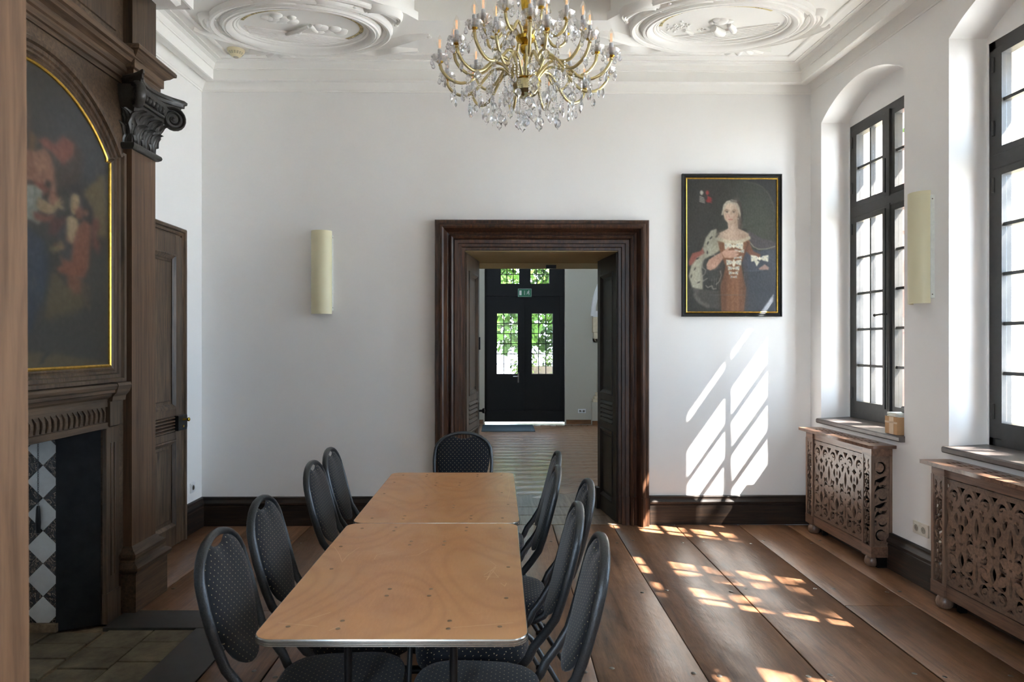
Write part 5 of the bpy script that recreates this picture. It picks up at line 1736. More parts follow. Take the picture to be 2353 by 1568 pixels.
# meshes shared by all copies
def mk(mb, mat, sm=40):
    me = bpy.data.meshes.new('m'); me.from_pydata(mb.v, [], mb.f); fin(me, mat, sm); return me
me_bead = None
drop = mk(MB().lathe([(.0006, 0), (.002, -.004), (.0055, -.010), (.0095, -.020), (.0105, -.026), (.0085, -.033), (.004, -.037), (.0006, -.038)], 8), M['crystal'], 0)
def oct_(mb, c, r, h):
    x, y, z = c
    vs = [(x, y, z + h)] + [(x + r*math.cos(2*PI*k/6), y + r*math.sin(2*PI*k/6), z) for k in range(6)] + [(x, y, z - h)]
    mb.add(vs, [(0, 1+k, 1+(k+1) % 6) for k in range(6)] + [(7, 1+(k+1) % 6, 1+k) for k in range(6)])
def mk_drop_set():
    """small bead above a tear drop"""
    m = MB(); oct_(m, (0, 0, -.006), .0055, .006)
    m.lathe([(.0006, -.012), (.002, -.016), (.0055, -.022), (.0095, -.033), (.0105, -.039), (.0085, -.046), (.004, -.050), (.0006, -.051)], 8)
    return mk(m, M['crystal'], 0)
drop_set = mk_drop_set()
def kite(mb, z, w_, h, t=.006, sh=0):
    """faceted flat pendalogue hanging from z"""
    if sh == 0: out = [(0, 0), (.35*w_, -.16*h), (.5*w_, -.42*h), (.42*w_, -.66*h), (.16*w_, -.80*h), (0, -h), (-.16*w_, -.80*h), (-.42*w_, -.66*h), (-.5*w_, -.42*h), (-.35*w_, -.16*h)]
    else: out = [(0, 0), (.5*w_, -.55*h), (.3*w_, -.85*h), (0, -h), (-.3*w_, -.85*h), (-.5*w_, -.55*h)]
    inn = [(x*.55, -.48*h + (y + .48*h)*.55) for x, y in out]
    n = len(out)
    vs = [(x, 0, z + y) for x, y in out] + [(x, t, z + y) for x, y in inn] + [(x, -t, z + y) for x, y in inn]
    fs = [(k, (k+1) % n, n+(k+1) % n, n+k) for k in range(n)] + [(k, 2*n+k, 2*n+(k+1) % n, (k+1) % n) for k in range(n)]
    fs += [tuple(n+k for k in range(n)), tuple(2*n+k for k in reversed(range(n)))]
    mb.add(vs, fs)
def mk_pend(w_, h, sh):
    m = MB(); kite(m, 0, w_, h, .0065, sh); return mk(m, M['crystal'], 0)
pend_a, pend_b, pend_c = mk_pend(.036, .058, 0), mk_pend(.026, .05, 1), mk_pend(.048, .064, 0)
def mk_strand(L_, n):
    m = MB()
    for k in range(n): oct_(m, (0, 0, -L_ * (k + .5) / n), .0048, L_ / n * .42)
    return mk(m, M['crystal'], 0)
strands = {}
def strand(L_):
    key = round(L_, 3)
    if key not in strands: strands[key] = mk_strand(L_, max(2, int(L_ / .0125)))
    return strands[key]
def hang(x, y, z, L_, pend, rz):
    o = H(strand(L_), 'bead_strand', Mx=Matrix.Translation((x, y, z)) @ Matrix.Rotation(rz, 4, 'Z'))
    link('pendalogue', pend, o, Matrix.Translation((0, 0, -L_)))
    return o
# arm meshes
def catmull(P_, n=6):
    P_ = [Vector(p) for p in P_]; out = []
    Q = [P_[0]*2 - P_[1]] + P_ + [P_[-1]*2 - P_[-2]]
    for i in range(1, len(Q) - 2):
        for k in range(n):
            t = k / n
            out.append(.5*((2*Q[i]) + (Q[i+1]-Q[i-1])*t + (2*Q[i-1]-5*Q[i]+4*Q[i+1]-Q[i+2])*t*t + (3*Q[i]-Q[i-1]-3*Q[i+1]+Q[i+2])*t**3))
    return out + [P_[-1]]
def arm_mesh(kind):
    if kind == 1: pts = [(.055, 0, 2.955 - Z0), (.085, 0, 2.995 - Z0), (.13, 0, 3.035 - Z0), (.185, 0, 3.036 - Z0), (.235, 0, 2.995 - Z0), (.29, 0, 2.940 - Z0), (.35, 0, 2.920 - Z0), (.41, 0, 2.940 - Z0), (.447, 0, 2.980 - Z0), (R1_, 0, cups_z1 - .008)]
    elif kind == 3: pts = [(.055, 0, 2.965 - Z0), (.075, 0, 3.02 - Z0), (.10, 0, 3.075 - Z0), (.135, 0, 3.08 - Z0), (.175, 0, 3.04 - Z0), (.225, 0, 3.00 - Z0), (.285, 0, 2.985 - Z0), (.335, 0, 3.01 - Z0), (.37, 0, 3.055 - Z0), (.38, 0, 3.10 - Z0)]
    else: pts = [(.035, 0, 3.185 - Z0), (.06, 0, 3.225 - Z0), (.095, 0, 3.235 - Z0), (.125, 0, 3.20 - Z0), (.155, 0, 3.165 - Z0), (.195, 0, 3.165 - Z0), (.225, 0, 3.19 - Z0), (R2_, 0, cups_z2 - .008)]
    return mk(MB().tube(catmull(pts, 5), .0085, 8), M['armgold'], 60)
am1, am2, am3 = arm_mesh(1), arm_mesh(2), arm_mesh(3)
cup = mk(MB().lathe([(.006, -.004), (.016, .0), (.030, .008), (.040, .020), (.045, .030), (.043, .031), (.036, .020), (.024, .010), (.006, .005)], 24, lobes=8, lob=.05), M['cup'], 60)
holder = mk(MB().lathe([(.003, -.020), (.009, -.016), (.005, -.010), (.008, -.004), (.016, -.001), (.018, .003), (.010, .005), (.009, .012), (.002, .013)], 14), M['brass'], 50)
candle = mk(MB().lathe([(.011, .004), (.0115, .010), (.0105, .030), (.0112, .052), (.0105, .066), (.004, .067)], 12), M['candle'], 50)
bulb = mk(MB().lathe([(.006, .066), (.0125, .080), (.0172, .094), (.0168, .106), (.012, .122), (.006, .134), (.0015, .142), (.0004, .144)], 14), M['bulb'], 60)
fil = mk(MB().tube([(-.0035, 0, .076), (-.0035, 0, .118)], .0016, 5).tube([(.0035, 0, .076), (.0035, 0, .118)], .0016, 5), M['filament'], 60)
def light_arm(ang, am, R_, cz, nd=6):
    a_ = H(am, 'arm', Mx=Matrix.Rotation(ang, 4, 'Z'))
    base = Matrix.Translation((R_, 0, cz))
    for nm, me in (('candle_holder', holder), ('glass_cup', cup), ('candle', candle), ('bulb', bulb), ('filament', fil)):
        link(nm, me, a_, base)
    for k in range(nd):
        t = 2 * PI * k / nd + .3
        link('drop', drop_set, a_, base @ Matrix.Translation((.043*math.cos(t), .043*math.sin(t), .026)) @ Matrix.Rotation(t, 4, 'Z'))
for k in range(12): light_arm(2*PI*k/12 + .18, am1, R1_, cups_z1)
for k in range(8): light_arm(2*PI*k/8 + PI/2 + .02, am3, .38, 3.108 - Z0, 5)
for k in range(8): light_arm(2*PI*k/8 + .30, am2, R2_, cups_z2, 5)
# stem, balls, hubs, bowl
st = MB()
st.lathe([(.004, 2.96 - Z0), (.008, 3.05 - Z0), (.016, 3.075 - Z0), (.012, 3.10 - Z0), (.008, 3.115 - Z0), (.010, 3.14 - Z0), (.030, 3.16 - Z0), (.050, 3.17 - Z0), (.056, 3.185 - Z0), (.040, 3.20 - Z0), (.012, 3.22 - Z0), (.009, 3.30 - Z0), (.022, 3.34 - Z0), (.030, 3.40 - Z0), (.012, 3.45 - Z0), (.012, 4.12 - Z0), (.05, 4.14 - Z0), (.06, 4.17 - Z0)], 16)
H(st, 'stem', M['brass'])
sv = MB(); sv.lathe([(.012, 3.225 - Z0), (.030, 3.24 - Z0), (.036, 3.27 - Z0), (.026, 3.31 - Z0), (.014, 3.335 - Z0)], 16); H(sv, 'glass_sleeve', M['crystal'])
vs_ = MB(); vs_.lathe([(.004, 2.95 - Z0), (.026, 2.955 - Z0), (.034, 2.97 - Z0), (.030, 3.0 - Z0), (.016, 3.03 - Z0), (.012, 3.045 - Z0), (.003, 3.046 - Z0)], 20)
H(vs_, 'glass_vase', M['crystal'])
H(MB().ball((0, 0, 3.13 - Z0), .032, 14, 10), 'brass_ball', M['brass'], 0)
hub = MB(); hub.lathe([(.02, 2.945 - Z0), (.078, 2.943 - Z0), (.084, 2.950 - Z0), (.078, 2.957 - Z0), (.03, 2.962 - Z0), (.004, 2.963 - Z0)], 28)
H(hub, 'arm_plate', M['brass'])
bowl = MB(); bowl.lathe([(.080, 2.943 - Z0), (.078, 2.920 - Z0), (.069, 2.896 - Z0), (.053, 2.878 - Z0), (.030, 2.867 - Z0), (.001, 2.864 - Z0)], 14, caps=False)
H(bowl, 'faceted_bowl', M['bowl'], 0)
# hanging strands
rnd = random.Random(4)
for k in range(16):
    a = 2*PI*k/16 + .1
    hang(.30*math.cos(a), .30*math.sin(a), 2.925 - Z0, .055 + .02*(k % 3), pend_a if k % 2 else pend_c, a + PI/2 + rnd.uniform(-.5, .5))
for k in range(14):
    a = 2*PI*k/14 + .25
    hang(.385*math.cos(a), .385*math.sin(a), 2.925 - Z0, .028 + .012*(k % 2), pend_b if k % 2 else pend_a, a + PI/2 + rnd.uniform(-.6, .6))
for k in range(12):
    a = 2*PI*k/12 + .05
    hang(.20*math.cos(a), .20*math.sin(a), 3.02 - Z0, .20 + .015*(k % 2), pend_c if k % 2 else pend_a, a + PI/2 + rnd.uniform(-.5, .5))
for k in range(8):
    a = 2*PI*k/8 + .35
    hang(.082*math.cos(a), .082*math.sin(a), 2.94 - Z0, .10 + .02*(k % 3), pend_b if k % 3 else pend_a, a + PI/2)
for k in range(10):
    a = 2*PI*k/10
    hang(.14*math.cos(a), .14*math.sin(a), 3.03 - Z0, .13 + .03*(k % 2), pend_a, a + PI/2 + .3)
for k in range(12):
    a = 2*PI*k/12 + .18
    hang(.43*math.cos(a), .43*math.sin(a), 2.965 - Z0, .018, pend_a, a + PI/2)
for k in range(8):
    a = 2*PI*k/8 + .3
    hang(.185*math.cos(a), .185*math.sin(a), 3.16 - Z0, .02, pend_a, a + PI/2)
    hang(.29*math.cos(a + .2), .29*math.sin(a + .2), 2.985 - Z0, .02, pend_b, a)
for k in range(20):
    a = 2*PI*k/20 + .12
    hang(.34*math.cos(a), .34*math.sin(a), 2.935 - Z0, .012 + .03*(k % 3), (pend_a, pend_c, pend_b)[k % 3], a + PI/2 + rnd.uniform(-.8, .8))
for k in range(14):
    a = 2*PI*k/14 + .33
    hang(.25*math.cos(a), .25*math.sin(a), 2.98 - Z0, .10 + .03*(k % 3), (pend_c, pend_a)[k % 2], a + PI/2 + rnd.uniform(-.8, .8))
for k in range(10):
    a = 2*PI*k/10 + .4
    hang(.12*math.cos(a), .12*math.sin(a), 3.22 - Z0, .03 + .02*(k % 2), (pend_a, pend_b)[k % 2], a + PI/2)
# festoons between cups
def festoon(p, q, sag, n=20):
    m = MB()
    for k in range(n + 1):
        t = k / n; c = Vector(p).lerp(Vector(q), t); c.z -= sag * 4 * t * (1 - t)
        oct_(m, tuple(c), .0045, .0055)
    o = H(m, 'bead_festoon', M['crystal'], 0)
    mid = Vector(p).lerp(Vector(q), .5); mid.z -= sag + .004
    link('pendalogue', pend_b, o, Matrix.Translation(mid) @ Matrix.Rotation(math.atan2(mid.y, mid.x) + PI/2, 4, 'Z'))
for k in range(8):
    a = 2*PI*k/8 + .30; b = 2*PI*k/8 + PI/2 + .02
    b = min([2*PI*j/8 + .02 for j in range(-1, 18)], key=lambda t: abs(t - a - .1))
    festoon((R2_*math.cos(a), R2_*math.sin(a), cups_z2 + .01), (.38*math.cos(b), .38*math.sin(b), 3.13 - Z0), .05)
    c_ = 2*PI*(k + 1)/8 + .30
    festoon((R2_*math.cos(a), R2_*math.sin(a), cups_z2 + .01), (R2_*math.cos(c_), R2_*math.sin(c_), cups_z2 + .01), .045, 16)
# bottom: strand cluster with the cut ball
for k in range(3):
    a = 2*PI*k/3; hang(.018*math.cos(a), .018*math.sin(a), 2.866 - Z0, .055 + .02*k, pend_a, a)
hang(0, 0, 2.868 - Z0, .10, pend_b, .3)
fb = MB(); fb.ball((0, 0, 2.735 - Z0), .0225, 9, 6); H(fb, 'cut_ball', M['crystal'], 0)
# small crown at the top (beyond the picture's edge but hanging from the same stem)
for k in range(6): hang(.08*math.cos(PI*k/3), .08*math.sin(PI*k/3), 3.42 - Z0, .05, pend_a, PI*k/3)
# ceiling hook rose
tag(MB().lathe([(.001, 4.10), (.05, 4.105), (.075, 4.13), (.08, 4.18), (.001, 4.19)], 20, (CX_, CY_, 0)).obj('ceiling_rose', M['ceil'], None, 40), 'white plaster boss from which the crystal chandelier hangs', 'ceiling rose')

# ================================================================== WALL LIGHTS, SOCKETS, DETECTOR
def sconce(Mx, lab):
    r = empty('wall_light', mat=Mx); tag(r, lab, 'wall light', 'half-round opal wall lights')
    w_, d_ = .088, .075
    m = MB(); rings = []
    for z in (-.355, .355):
        out = [(w_ * math.cos(PI * k / 16), -.022 - d_ * math.sin(PI * k / 16), z) for k in range(17)]
        inn = [((w_ - .004) * math.cos(PI * k / 16), -.022 - (d_ - .004) * math.sin(PI * k / 16), z) for k in range(16, -1, -1)]
        rings.append(out + inn)
    m.loft(rings); m.obj('opal_shade', M['opal'], r, 35)
    b = MB(); b.box(-.092, -.024, -.325, .092, 0, .325, bv=.003); b.obj('back_plate', M['white'], r, 30)
    s = MB()
    for sx in (-1, 1):
        for z in (-.30, .30): s.lathe([(.001, 0), (.004, 0), (.004, .003), (.001, .004)], 8, M=Matrix.Translation((sx * .091, -.014, z)) @ Matrix.Rotation(sx * PI/2, 4, 'Y'))
    s.obj('screw', M['steel'], r)
    t_ = MB(); t_.tube([(0, -.045, -.30), (0, -.045, .30)], .012, 8); t_.obj('lamp_tube', M['white'], r, 50)
    return r
sconce(M_B @ Matrix.Translation((-1.530, 0, 2.165)), 'opal half-round wall light on the back wall left of the doorway')
sconce(M_R @ Matrix.Translation((0, 4.375, 2.165)) @ Matrix.Rotation(-PI/2, 4, 'Z'), 'opal half-round wall light on the pier between the two windows')

def socket(Mx, n, mat, lab, grp=None):
    r = empty('wall_socket', mat=Mx); tag(r, lab, 'socket', grp)
    w_ = .0405 + .0355 * (n - 1)
    MB().box(-w_, -.010, -.0405, w_, 0, .0405, bv=.002).obj('socket_frame', mat, r)
    for k in range(n):
        cx = (k - (n - 1) / 2) * .071
        c = MB(); c.box(cx - .027, -.0125, -.027, cx + .027, -.009, .027, bv=.001)
        c.obj('socket_insert', mat, r)
        q = MB(); q.lathe([(.0215, 0), (.0215, .0016), (.0195, .0018), (.0185, -.0008), (.001, -.0008)], 20, M=Matrix.Translation((cx, -.0125, 0)) @ Matrix.Rotation(PI/2, 4, 'X'))
        q.obj('socket_well', M['socketshade'], r, 30)
        h = MB()
        for sx in (-1, 1): h.lathe([(.001, 0), (.0028, 0), (.0028, .001), (.001, .001)], 8, M=Matrix.Translation((cx + sx * .0095, -.0118, 0)) @ Matrix.Rotation(PI/2, 4, 'X'))
        h.obj('socket_hole', M['pinhole'], r)
    return r
M['socketshade'] = plain('socket_well_plastic', (188, 180, 164), .45)
socket(M_R @ Matrix.Translation((0, 4.41, .358)) @ Matrix.Rotation(-PI/2, 4, 'Z'), 2, M['socket'], 'cream double wall socket low on the pier between the radiator covers')
socket(Matrix.Translation((XL, 5.665, .362)) @ Matrix.Rotation(PI/2, 4, 'Z'), 1, M['socketwhite'], 'white single wall socket low in the corner beside the left door')
socket(Matrix.Translation((1.585, hy1, .255)), 2, M['socketwhite'], 'small pale double socket on the far hall wall right of the entrance door')

sd = empty('smoke_detector', (-2.10, 5.42, ZC + dz_c(5.42)))
tag(sd, 'cream smoke detector on the ceiling by the left plaster medallion', 'smoke detector')
MB().lathe([(.060, .002), (.068, 0), (.068, -.008), (.062, -.020), (.040, -.048), (.026, -.056), (.022, -.058)], 28).obj('housing', M['cream'], sd, 40)
MB().lathe([(.001, -.061), (.020, -.061), (.021, -.055), (.001, -.054)], 18).obj('sensor_cap', M['socketshade'], sd, 40)
sl_ = MB()
for k in range(16):
    for j in range(5):
        t = .2 + j * .13; r_ = .062 - .022 * t * 1.0; z = -.020 - .028 * t
        a0 = 2*PI*k/16 + .06; a1 = 2*PI*(k+1)/16 - .06
        ps = [((r_ + .0008) * math.cos(a0 + (a1 - a0) * q / 3), (r_ + .0008) * math.sin(a0 + (a1 - a0) * q / 3)) for q in range(4)]
        sl_.loft([[(x, y, z), (x, y, z - .0016)] for x, y in ps], closed=False, caps=False)
sl_.obj('vent_slots', M['slot'], sd)

# ================================================================== SILL THINGS, HALL THINGS
bx = empty('cardboard_box', mat=M_R @ Matrix.Translation((.045, 4.695, .934)))
tag(bx, 'brown cardboard box on the far window sill, papers on top', 'box')
b = MB(); b.box(-.075, -.070, .001, .085, .070, .120, bv=.001); b.obj('carton', M['card'], bx)
b = MB(); b.box(-.0765, -.030, .001, -.075, .020, .120).box(-.0765, -.0705, .075, -.075, .0705, .088); b.obj('tape', M['cardlight'], bx)
pp = None
stack = []
for k, (dx, dy, rz, t_) in enumerate(((0, 0, .1, .007), (.004, .006, -.15, .005), (-.004, -.004, .06, .006), (.0, .004, -.05, .008))):
    z = .9345 + .1205 + sum(x[3] for x in ((0, 0, 0, .007), (0, 0, 0, .005), (0, 0, 0, .006), (0, 0, 0, .008))[:k])
    e_ = empty('folded_paper', mat=M_R @ Matrix.Translation((.05 + dx, 4.695 + dy, z)) @ Matrix.Rotation(rz, 4, 'Z'))
    tag(e_, ['lowest folded paper on the cardboard box', 'folded paper second from the bottom on the cardboard box', 'folded paper third from the bottom on the cardboard box', 'topmost folded paper in the pile on the cardboard box'][k], 'paper', 'papers on the cardboard box')
    m = MB(); m.box(-.07, -.06, .0, .07, .06, t_ * .45).box(-.07, -.058, t_ * .5, .069, .06, t_ * .95); m.obj('sheet', M['paper'], e_)
tg = MB(); tg.box(-.02, -.03, 0, .03, .03, .045, bv=.006).box(-.022, -.012, .01, -.019, .012, .032)
o = tg.obj('small_grey_case', M['win'], None, 30); o.matrix_world = M_R @ Matrix.Translation((.06, 4.665, .934 + .1205 + .0265)); tag(o, 'small dark grey case lying on the papers on the sill box', 'case')

# exit sign in the hall
es = empty('exit_sign', (.475, hy1 + .10, 2.562)); tag(es, 'green emergency exit sign with a running figure above the far entrance door', 'sign')
MB().box(-.135, -.012, -.082, .135, .0, .082, bv=.003).obj('sign_panel', M['green'], es)
sg_ = MB()
sg_.box(-.105, -.0135, -.045, -.062, -.0125, .045)
sg_.box(-.008, -.0135, -.042, .000, -.0125, .042)
for a, b, w_ in (((.075, .030), (.068, .002), .016), ((.068, .002), (.088, -.014), .010), ((.088, -.014), (.080, -.042), .009), ((.068, .002), (.052, -.018), .010), ((.052, -.018), (.034, -.022), .008), ((.074, .026), (.096, .016), .007), ((.074, .026), (.054, .020), .007), ((.054, .020), (.044, .004), .006)):
    d = Vector((b[0]-a[0], b[1]-a[1])).normalized(); n_ = Vector((-d.y, d.x)) * w_ / 2
    sg_.add([(a[0]+n_.x, -.0135, a[1]+n_.y), (b[0]+n_.x, -.0135, b[1]+n_.y), (b[0]-n_.x, -.0135, b[1]-n_.y), (a[0]-n_.x, -.0135, a[1]-n_.y)], [(0, 1, 2, 3)])
sg_.add([(.080 + .008*math.cos(2*PI*k/10), -.0135, .043 + .008*math.sin(2*PI*k/10)) for k in range(10)], [tuple(range(10))])
sg_.box(-.130, -.0135, -.079, .130, -.0125, -.076).box(-.130, -.0135, .076, .130, -.0125, .079).box(-.130, -.0135, -.079, -.127, -.0125, .079).box(.127, -.0135, -.079, .130, -.0125, .079)
sg_.obj('pictogram', M['white'], es)

dm = empty('door_mat', (.14, 12.6, 0)); tag(dm, 'dark ribbed rubber mat before the far entrance door', 'mat')
MB().box(-.48, -.48, .0, .48, .48, .012, bv=.003).obj('mat_base', M['mat'], dm)
rb = MB()
for k in range(44): rb.box(-.46 + k * .0213, -.46, .012, -.46 + k * .0213 + .010, .46, .017)
o = rb.obj('mat_ribs', M['mat'], dm); o['kind'] = 'stuff'

hc = empty('half_column', (2.0, hy1, 0)); tag(hc, 'pale stone half column on a white pedestal at the right of the hall', 'column')
MB().box(-.24, -.19, 0, .24, 0, .44).obj('pedestal', M['hallwall'], hc)
MB().box(-.22, -.17, .44, .22, 0, .50, bv=.01).box(-.19, -.14, .50, .19, 0, .56, bv=.01).box(-.16, -.12, .56, .16, 0, .62, bv=.01).obj('column_base', M['stone'], hc)
MB().lathe([(.125, .62), (.120, 1.0), (.112, 1.60)], 20, sy=.8).obj('column_shaft', M['hallwall'], hc, 40)
cc = MB(); cc.box(-.22, -.17, 1.78, .22, 0, 2.08, bv=.01).box(-.20, -.15, 1.66, .20, 0, 1.78, bv=.01)
for sx in (-1, 1):
    cc.lathe([(.001, -.16), (.055, -.16), (.055, 0), (.001, 0)], 16, M=Matrix.Translation((sx * .155, 0, 1.64)) @ Matrix.Rotation(-PI/2, 4, 'X') @ Matrix.Scale(-1, 4, (0, 0, 1)))
    cc.tube([(sx * .155 + .03*math.cos(t), -.163, 1.64 + .03*math.sin(t)) for t in [k * .6 for k in range(9)]], .006, 6)
cc.obj('capital', M['stone'], hc, 40)
# arch moulding springing above the half column
am_ = MB(); am_.tube([(2.0 + (.0 if k == 0 else 0) - .20 + 1.1 - 1.1*math.cos(t), hy1 - .03, 2.10 + 1.3*math.sin(t)) for k, t in enumerate([PI/2*j/12 for j in range(13)])], .05, 8)
am_.box(1.80, hy1 - .06, 2.08, 3.0, hy1 - .001, 2.2)
o = am_.obj('trim_5', M['wall'], None, 40); tag(o, kind='structure')
# ================================================================== CEILING MEDALLIONS
def medallion(cx, cy, sgn, lab):
    z = ZC
    root = empty('ceiling_medallion', (cx, cy, z + dz_c(cy))); tag(root, lab, 'ceiling medallion', 'plaster ceiling medallions')
    tilt0 = Matrix(((1, 0, 0, 0), (0, 1, 0, 0), (0, .024, 1, 0), (0, 0, 0, 1)))
    tilt = tilt0 @ Matrix.Scale(-1, 4, (0, 1, 0))
    def ell_ring(a, b, prof, name, n=72, a0=0, a1=2*PI):
        m = MB(); rings = []
        full_ = abs(a1 - a0 - 2*PI) < 1e-6
        cnt = n if full_ else n + 1
        for k in range(cnt):
            t = a0 + (a1 - a0) * k / n
            nx_, ny_ = math.cos(t) / a, math.sin(t) / b; q = math.hypot(nx_, ny_); nx_ /= q; ny_ /= q
            rings.append([tilt @ Vector((a*math.cos(t) + nx_*o_, b*math.sin(t) + ny_*o_, -h)) for o_, h in prof])
        m.loft(rings, closed=True, caps=not full_, wrap=full_)
        return m.obj(name, M['ceil'], root, 35)
    A_, B_ = .455, .300
    ell_ring(A_, B_, [(-.004, -.01), (-.004, .012), (.006, .018), (.012, .014), (.016, .022), (.028, .026), (.036, .020), (.040, .030), (.056, .044), (.080, .050), (.088, .040), (.092, .046), (.104, .046), (.108, .030), (.118, .026), (.122, .010), (.122, -.01)], 'inner_moulding')
    ell_ring(A_ + .16, B_ + .13, [(-.02, -.01), (-.02, .018), (-.008, .026), (.004, .024), (.008, .034), (.026, .042), (.040, .034), (.046, .018), (.050, -.01)], 'outer_moulding')
    ell_ring(A_ + .27, B_ + .20, [(-.02, -.01), (-.02, .012), (-.006, .024), (.012, .028), (.026, .018), (.030, -.01)], 'scroll_moulding', 40, math.radians(15 if sgn > 0 else 100), math.radians(80 if sgn > 0 else 165))
    # leaf scrolls
    def scroll(pts, w_, name='leaf_scroll', ht=.05):
        P_ = catmull([(x, y, 0) for x, y in pts], 5); m = MB(); n = len(P_)
        rings = []
        for i, p in enumerate(P_):
            t = i / (n - 1); d = (P_[min(i+1, n-1)] - P_[max(i-1, 0)]).normalized(); s_ = Vector((-d.y, d.x, 0))
            wv = w_ * (.35 + .65 * math.sin(PI * min(t * .9 + .1, 1))) * (1 + .12 * math.sin(t * 22)); hv = ht * (.5 + .5 * math.sin(PI * t))
            rings.append([tilt @ (p + s_ * (wv * u) + Vector((0, 0, -hh * hv + .004))) for u, hh in ((-1, 0), (-.8, .6), (-.35, .9), (0, .62), (.35, 1.0), (.8, .65), (1, 0))])
        m.loft(rings, closed=True)
        e = P_[-1]
        m.ball(tuple(tilt @ (e + Vector((0, 0, -.02)))), w_ * .42, 10, 6, sz=.5)
        return m.obj(name, M['ceil'], root, 50)
    s = sgn
    for pts, w_ in (([(.47, .22), (.56, .30), (.68, .28), (.74, .18), (.70, .06)], .042), ([(.40, -.34), (.55, -.30), (.68, -.22), (.80, -.16), (.92, -.14)], .045),
                    ([(-.50, .12), (-.60, .20), (-.66, .12), (-.66, -.04), (-.56, -.18)], .045), ([(-.66, -.04), (-.58, -.20), (-.44, -.30), (-.30, -.38)], .045),
                    ([(-.80, -.02), (-.70, -.10), (-.56, -.22), (-.42, -.33)], .03), ([(.10, .36), (.24, .42), (.36, .40), (.46, .34)], .04),
                    ([(-.30, .36), (-.16, .44), (0, .43), (.14, .36)], .04), ([(.28, -.40), (.45, -.44), (.62, -.38), (.80, -.40)], .018), ([(.0, -.42), (.14, -.45), (.22, -.44)], .02)):
        scroll([(x * s, y) for x, y in pts], w_)
    # shell
    sh = MB(); rings = []
    c0 = Vector((-.27 * s, -.36, 0)); nr = 44
    for k in range(nr + 1):
        t = k / nr; a = math.radians(200 + 145 * t) if s > 0 else math.radians(195 + 140 * t)
        rg = .5 + .5 * math.cos(2 * PI * 7 * t)
        col = []
        for j in range(7):
            u = j / 6; r_ = .05 + (.145 + .015 * rg) * u
            col.append(tilt @ (c0 + Vector((r_ * math.cos(a) * 1.35, r_ * math.sin(a) * .62, -(.012 + .030 * rg * u + .014 * math.sin(PI * u))))))
        col.append(tilt @ (c0 + Vector((.21 * math.cos(a) * 1.35, .21 * math.sin(a) * .62, .004)))); col.append(tilt @ (c0 + Vector((.05 * math.cos(a), .05 * math.sin(a) * .6, .004))))
        rings.append(col)
    sh.loft(rings, closed=True); sh.obj('shell_ornament', M['ceil'], root, 50)
    # hill with furrows inside the oval
    for j in range(6):
        m = MB(); pts = []
        for k in range(15):
            t = k / 14; x = (-.42 + .84 * t) * s
            y = .04 - .27 * t - .030 * j
            lim = (B_ - .01) * math.sqrt(max(0, 1 - (x / (A_ - .005)) ** 2))
            pts.append(tilt @ Vector((x, max(y - .03, -lim), -.004)))
        m.tube(pts, [.004 + .008 * math.sin(PI * (k + .5) / 15) for k in range(15)], 6, flat=1)
        m.obj('hill_furrow', M['ceil'], root, 50)
    bl = lambda m, x, y, r, sx=1, sy=1: m.ball(tuple(tilt @ Vector((x, y, -.004))), r, 12, 8, sx, sy, .55)
    if s > 0:      # left medallion: clouds and an arm holding a staff
        for cxx, cyy in ((-.12, .14), (.20, -.04)):
            m = MB()
            rr_ = random.Random(int(cxx * 100) + 50)
            for k in range(11): bl(m, cxx + rr_.uniform(-.10, .10), cyy + rr_.uniform(-.055, .055), rr_.uniform(.026, .042), 1.3, 1)
            m.obj('cloud', M['ceil'], root, 60)
        m = MB(); m.tube([tilt @ Vector(p) for p in ((-.14, -.10, -.015), (-.06, -.05, -.022), (.06, .04, -.020))], [.016, .017, .011], 8)
        m.ball(tuple(tilt @ Vector((-.03, -.035, -.02))), .022, 10, 6); m.tube([tilt @ Vector(p) for p in ((.075, .045, -.015), (.09, .0, -.02), (.10, -.04, -.02))], [.014, .018, .014], 8)
        m.obj('arm_and_staff', M['ceil'], root, 50)
        m = MB(); bl(m, -.19, -.11, .03, 1.6, 1); bl(m, -.10, -.13, .022, 1.5, 1); m.obj('rock', M['ceil'], root, 60)
    else:          # right medallion: a tree, a fallen trunk and a bust-like figure
        m = MB(); rr_ = random.Random(9)
        for k in range(44): bl(m, -.28 + rr_.gauss(0, .042), -.06 + rr_.gauss(0, .030), .011)
        m.obj('tree_crown', M['ceil'], root, 60)
        m = MB(); m.tube([tilt @ Vector(p) for p in ((-.24, -.09, -.012), (-.17, -.14, -.016))], [.012, .016], 8); m.obj('tree_trunk', M['ceil'], root, 60)
        m = MB(); bl(m, -.02, .05, .044, 1.4, .9); bl(m, -.075, .03, .026, .8, 1); bl(m, .03, .045, .030, 1.5, .8); bl(m, -.05, .07, .028, 1.3, .7); m.obj('reclining_head', M['ceil'], root, 60)
        m = MB(); m.tube([tilt @ Vector(p) for p in ((-.05, -.02, -.03), (.0, -.07, -.03), (.05, -.12, -.02))], [.024, .032, .028], 10)
        m.tube([tilt @ Vector(p) for p in ((.05, .02, -.02), (.09, -.02, -.03), (.12, -.08, -.02))], [.018, .026, .022], 10); m.obj('draped_body', M['ceil'], root, 60)
        m = MB()
        for k in range(14): bl(m, -.12 + rr_.gauss(0, .022), -.105 + rr_.gauss(0, .010), .008)
        m.obj('bush', M['ceil'], root, 60)
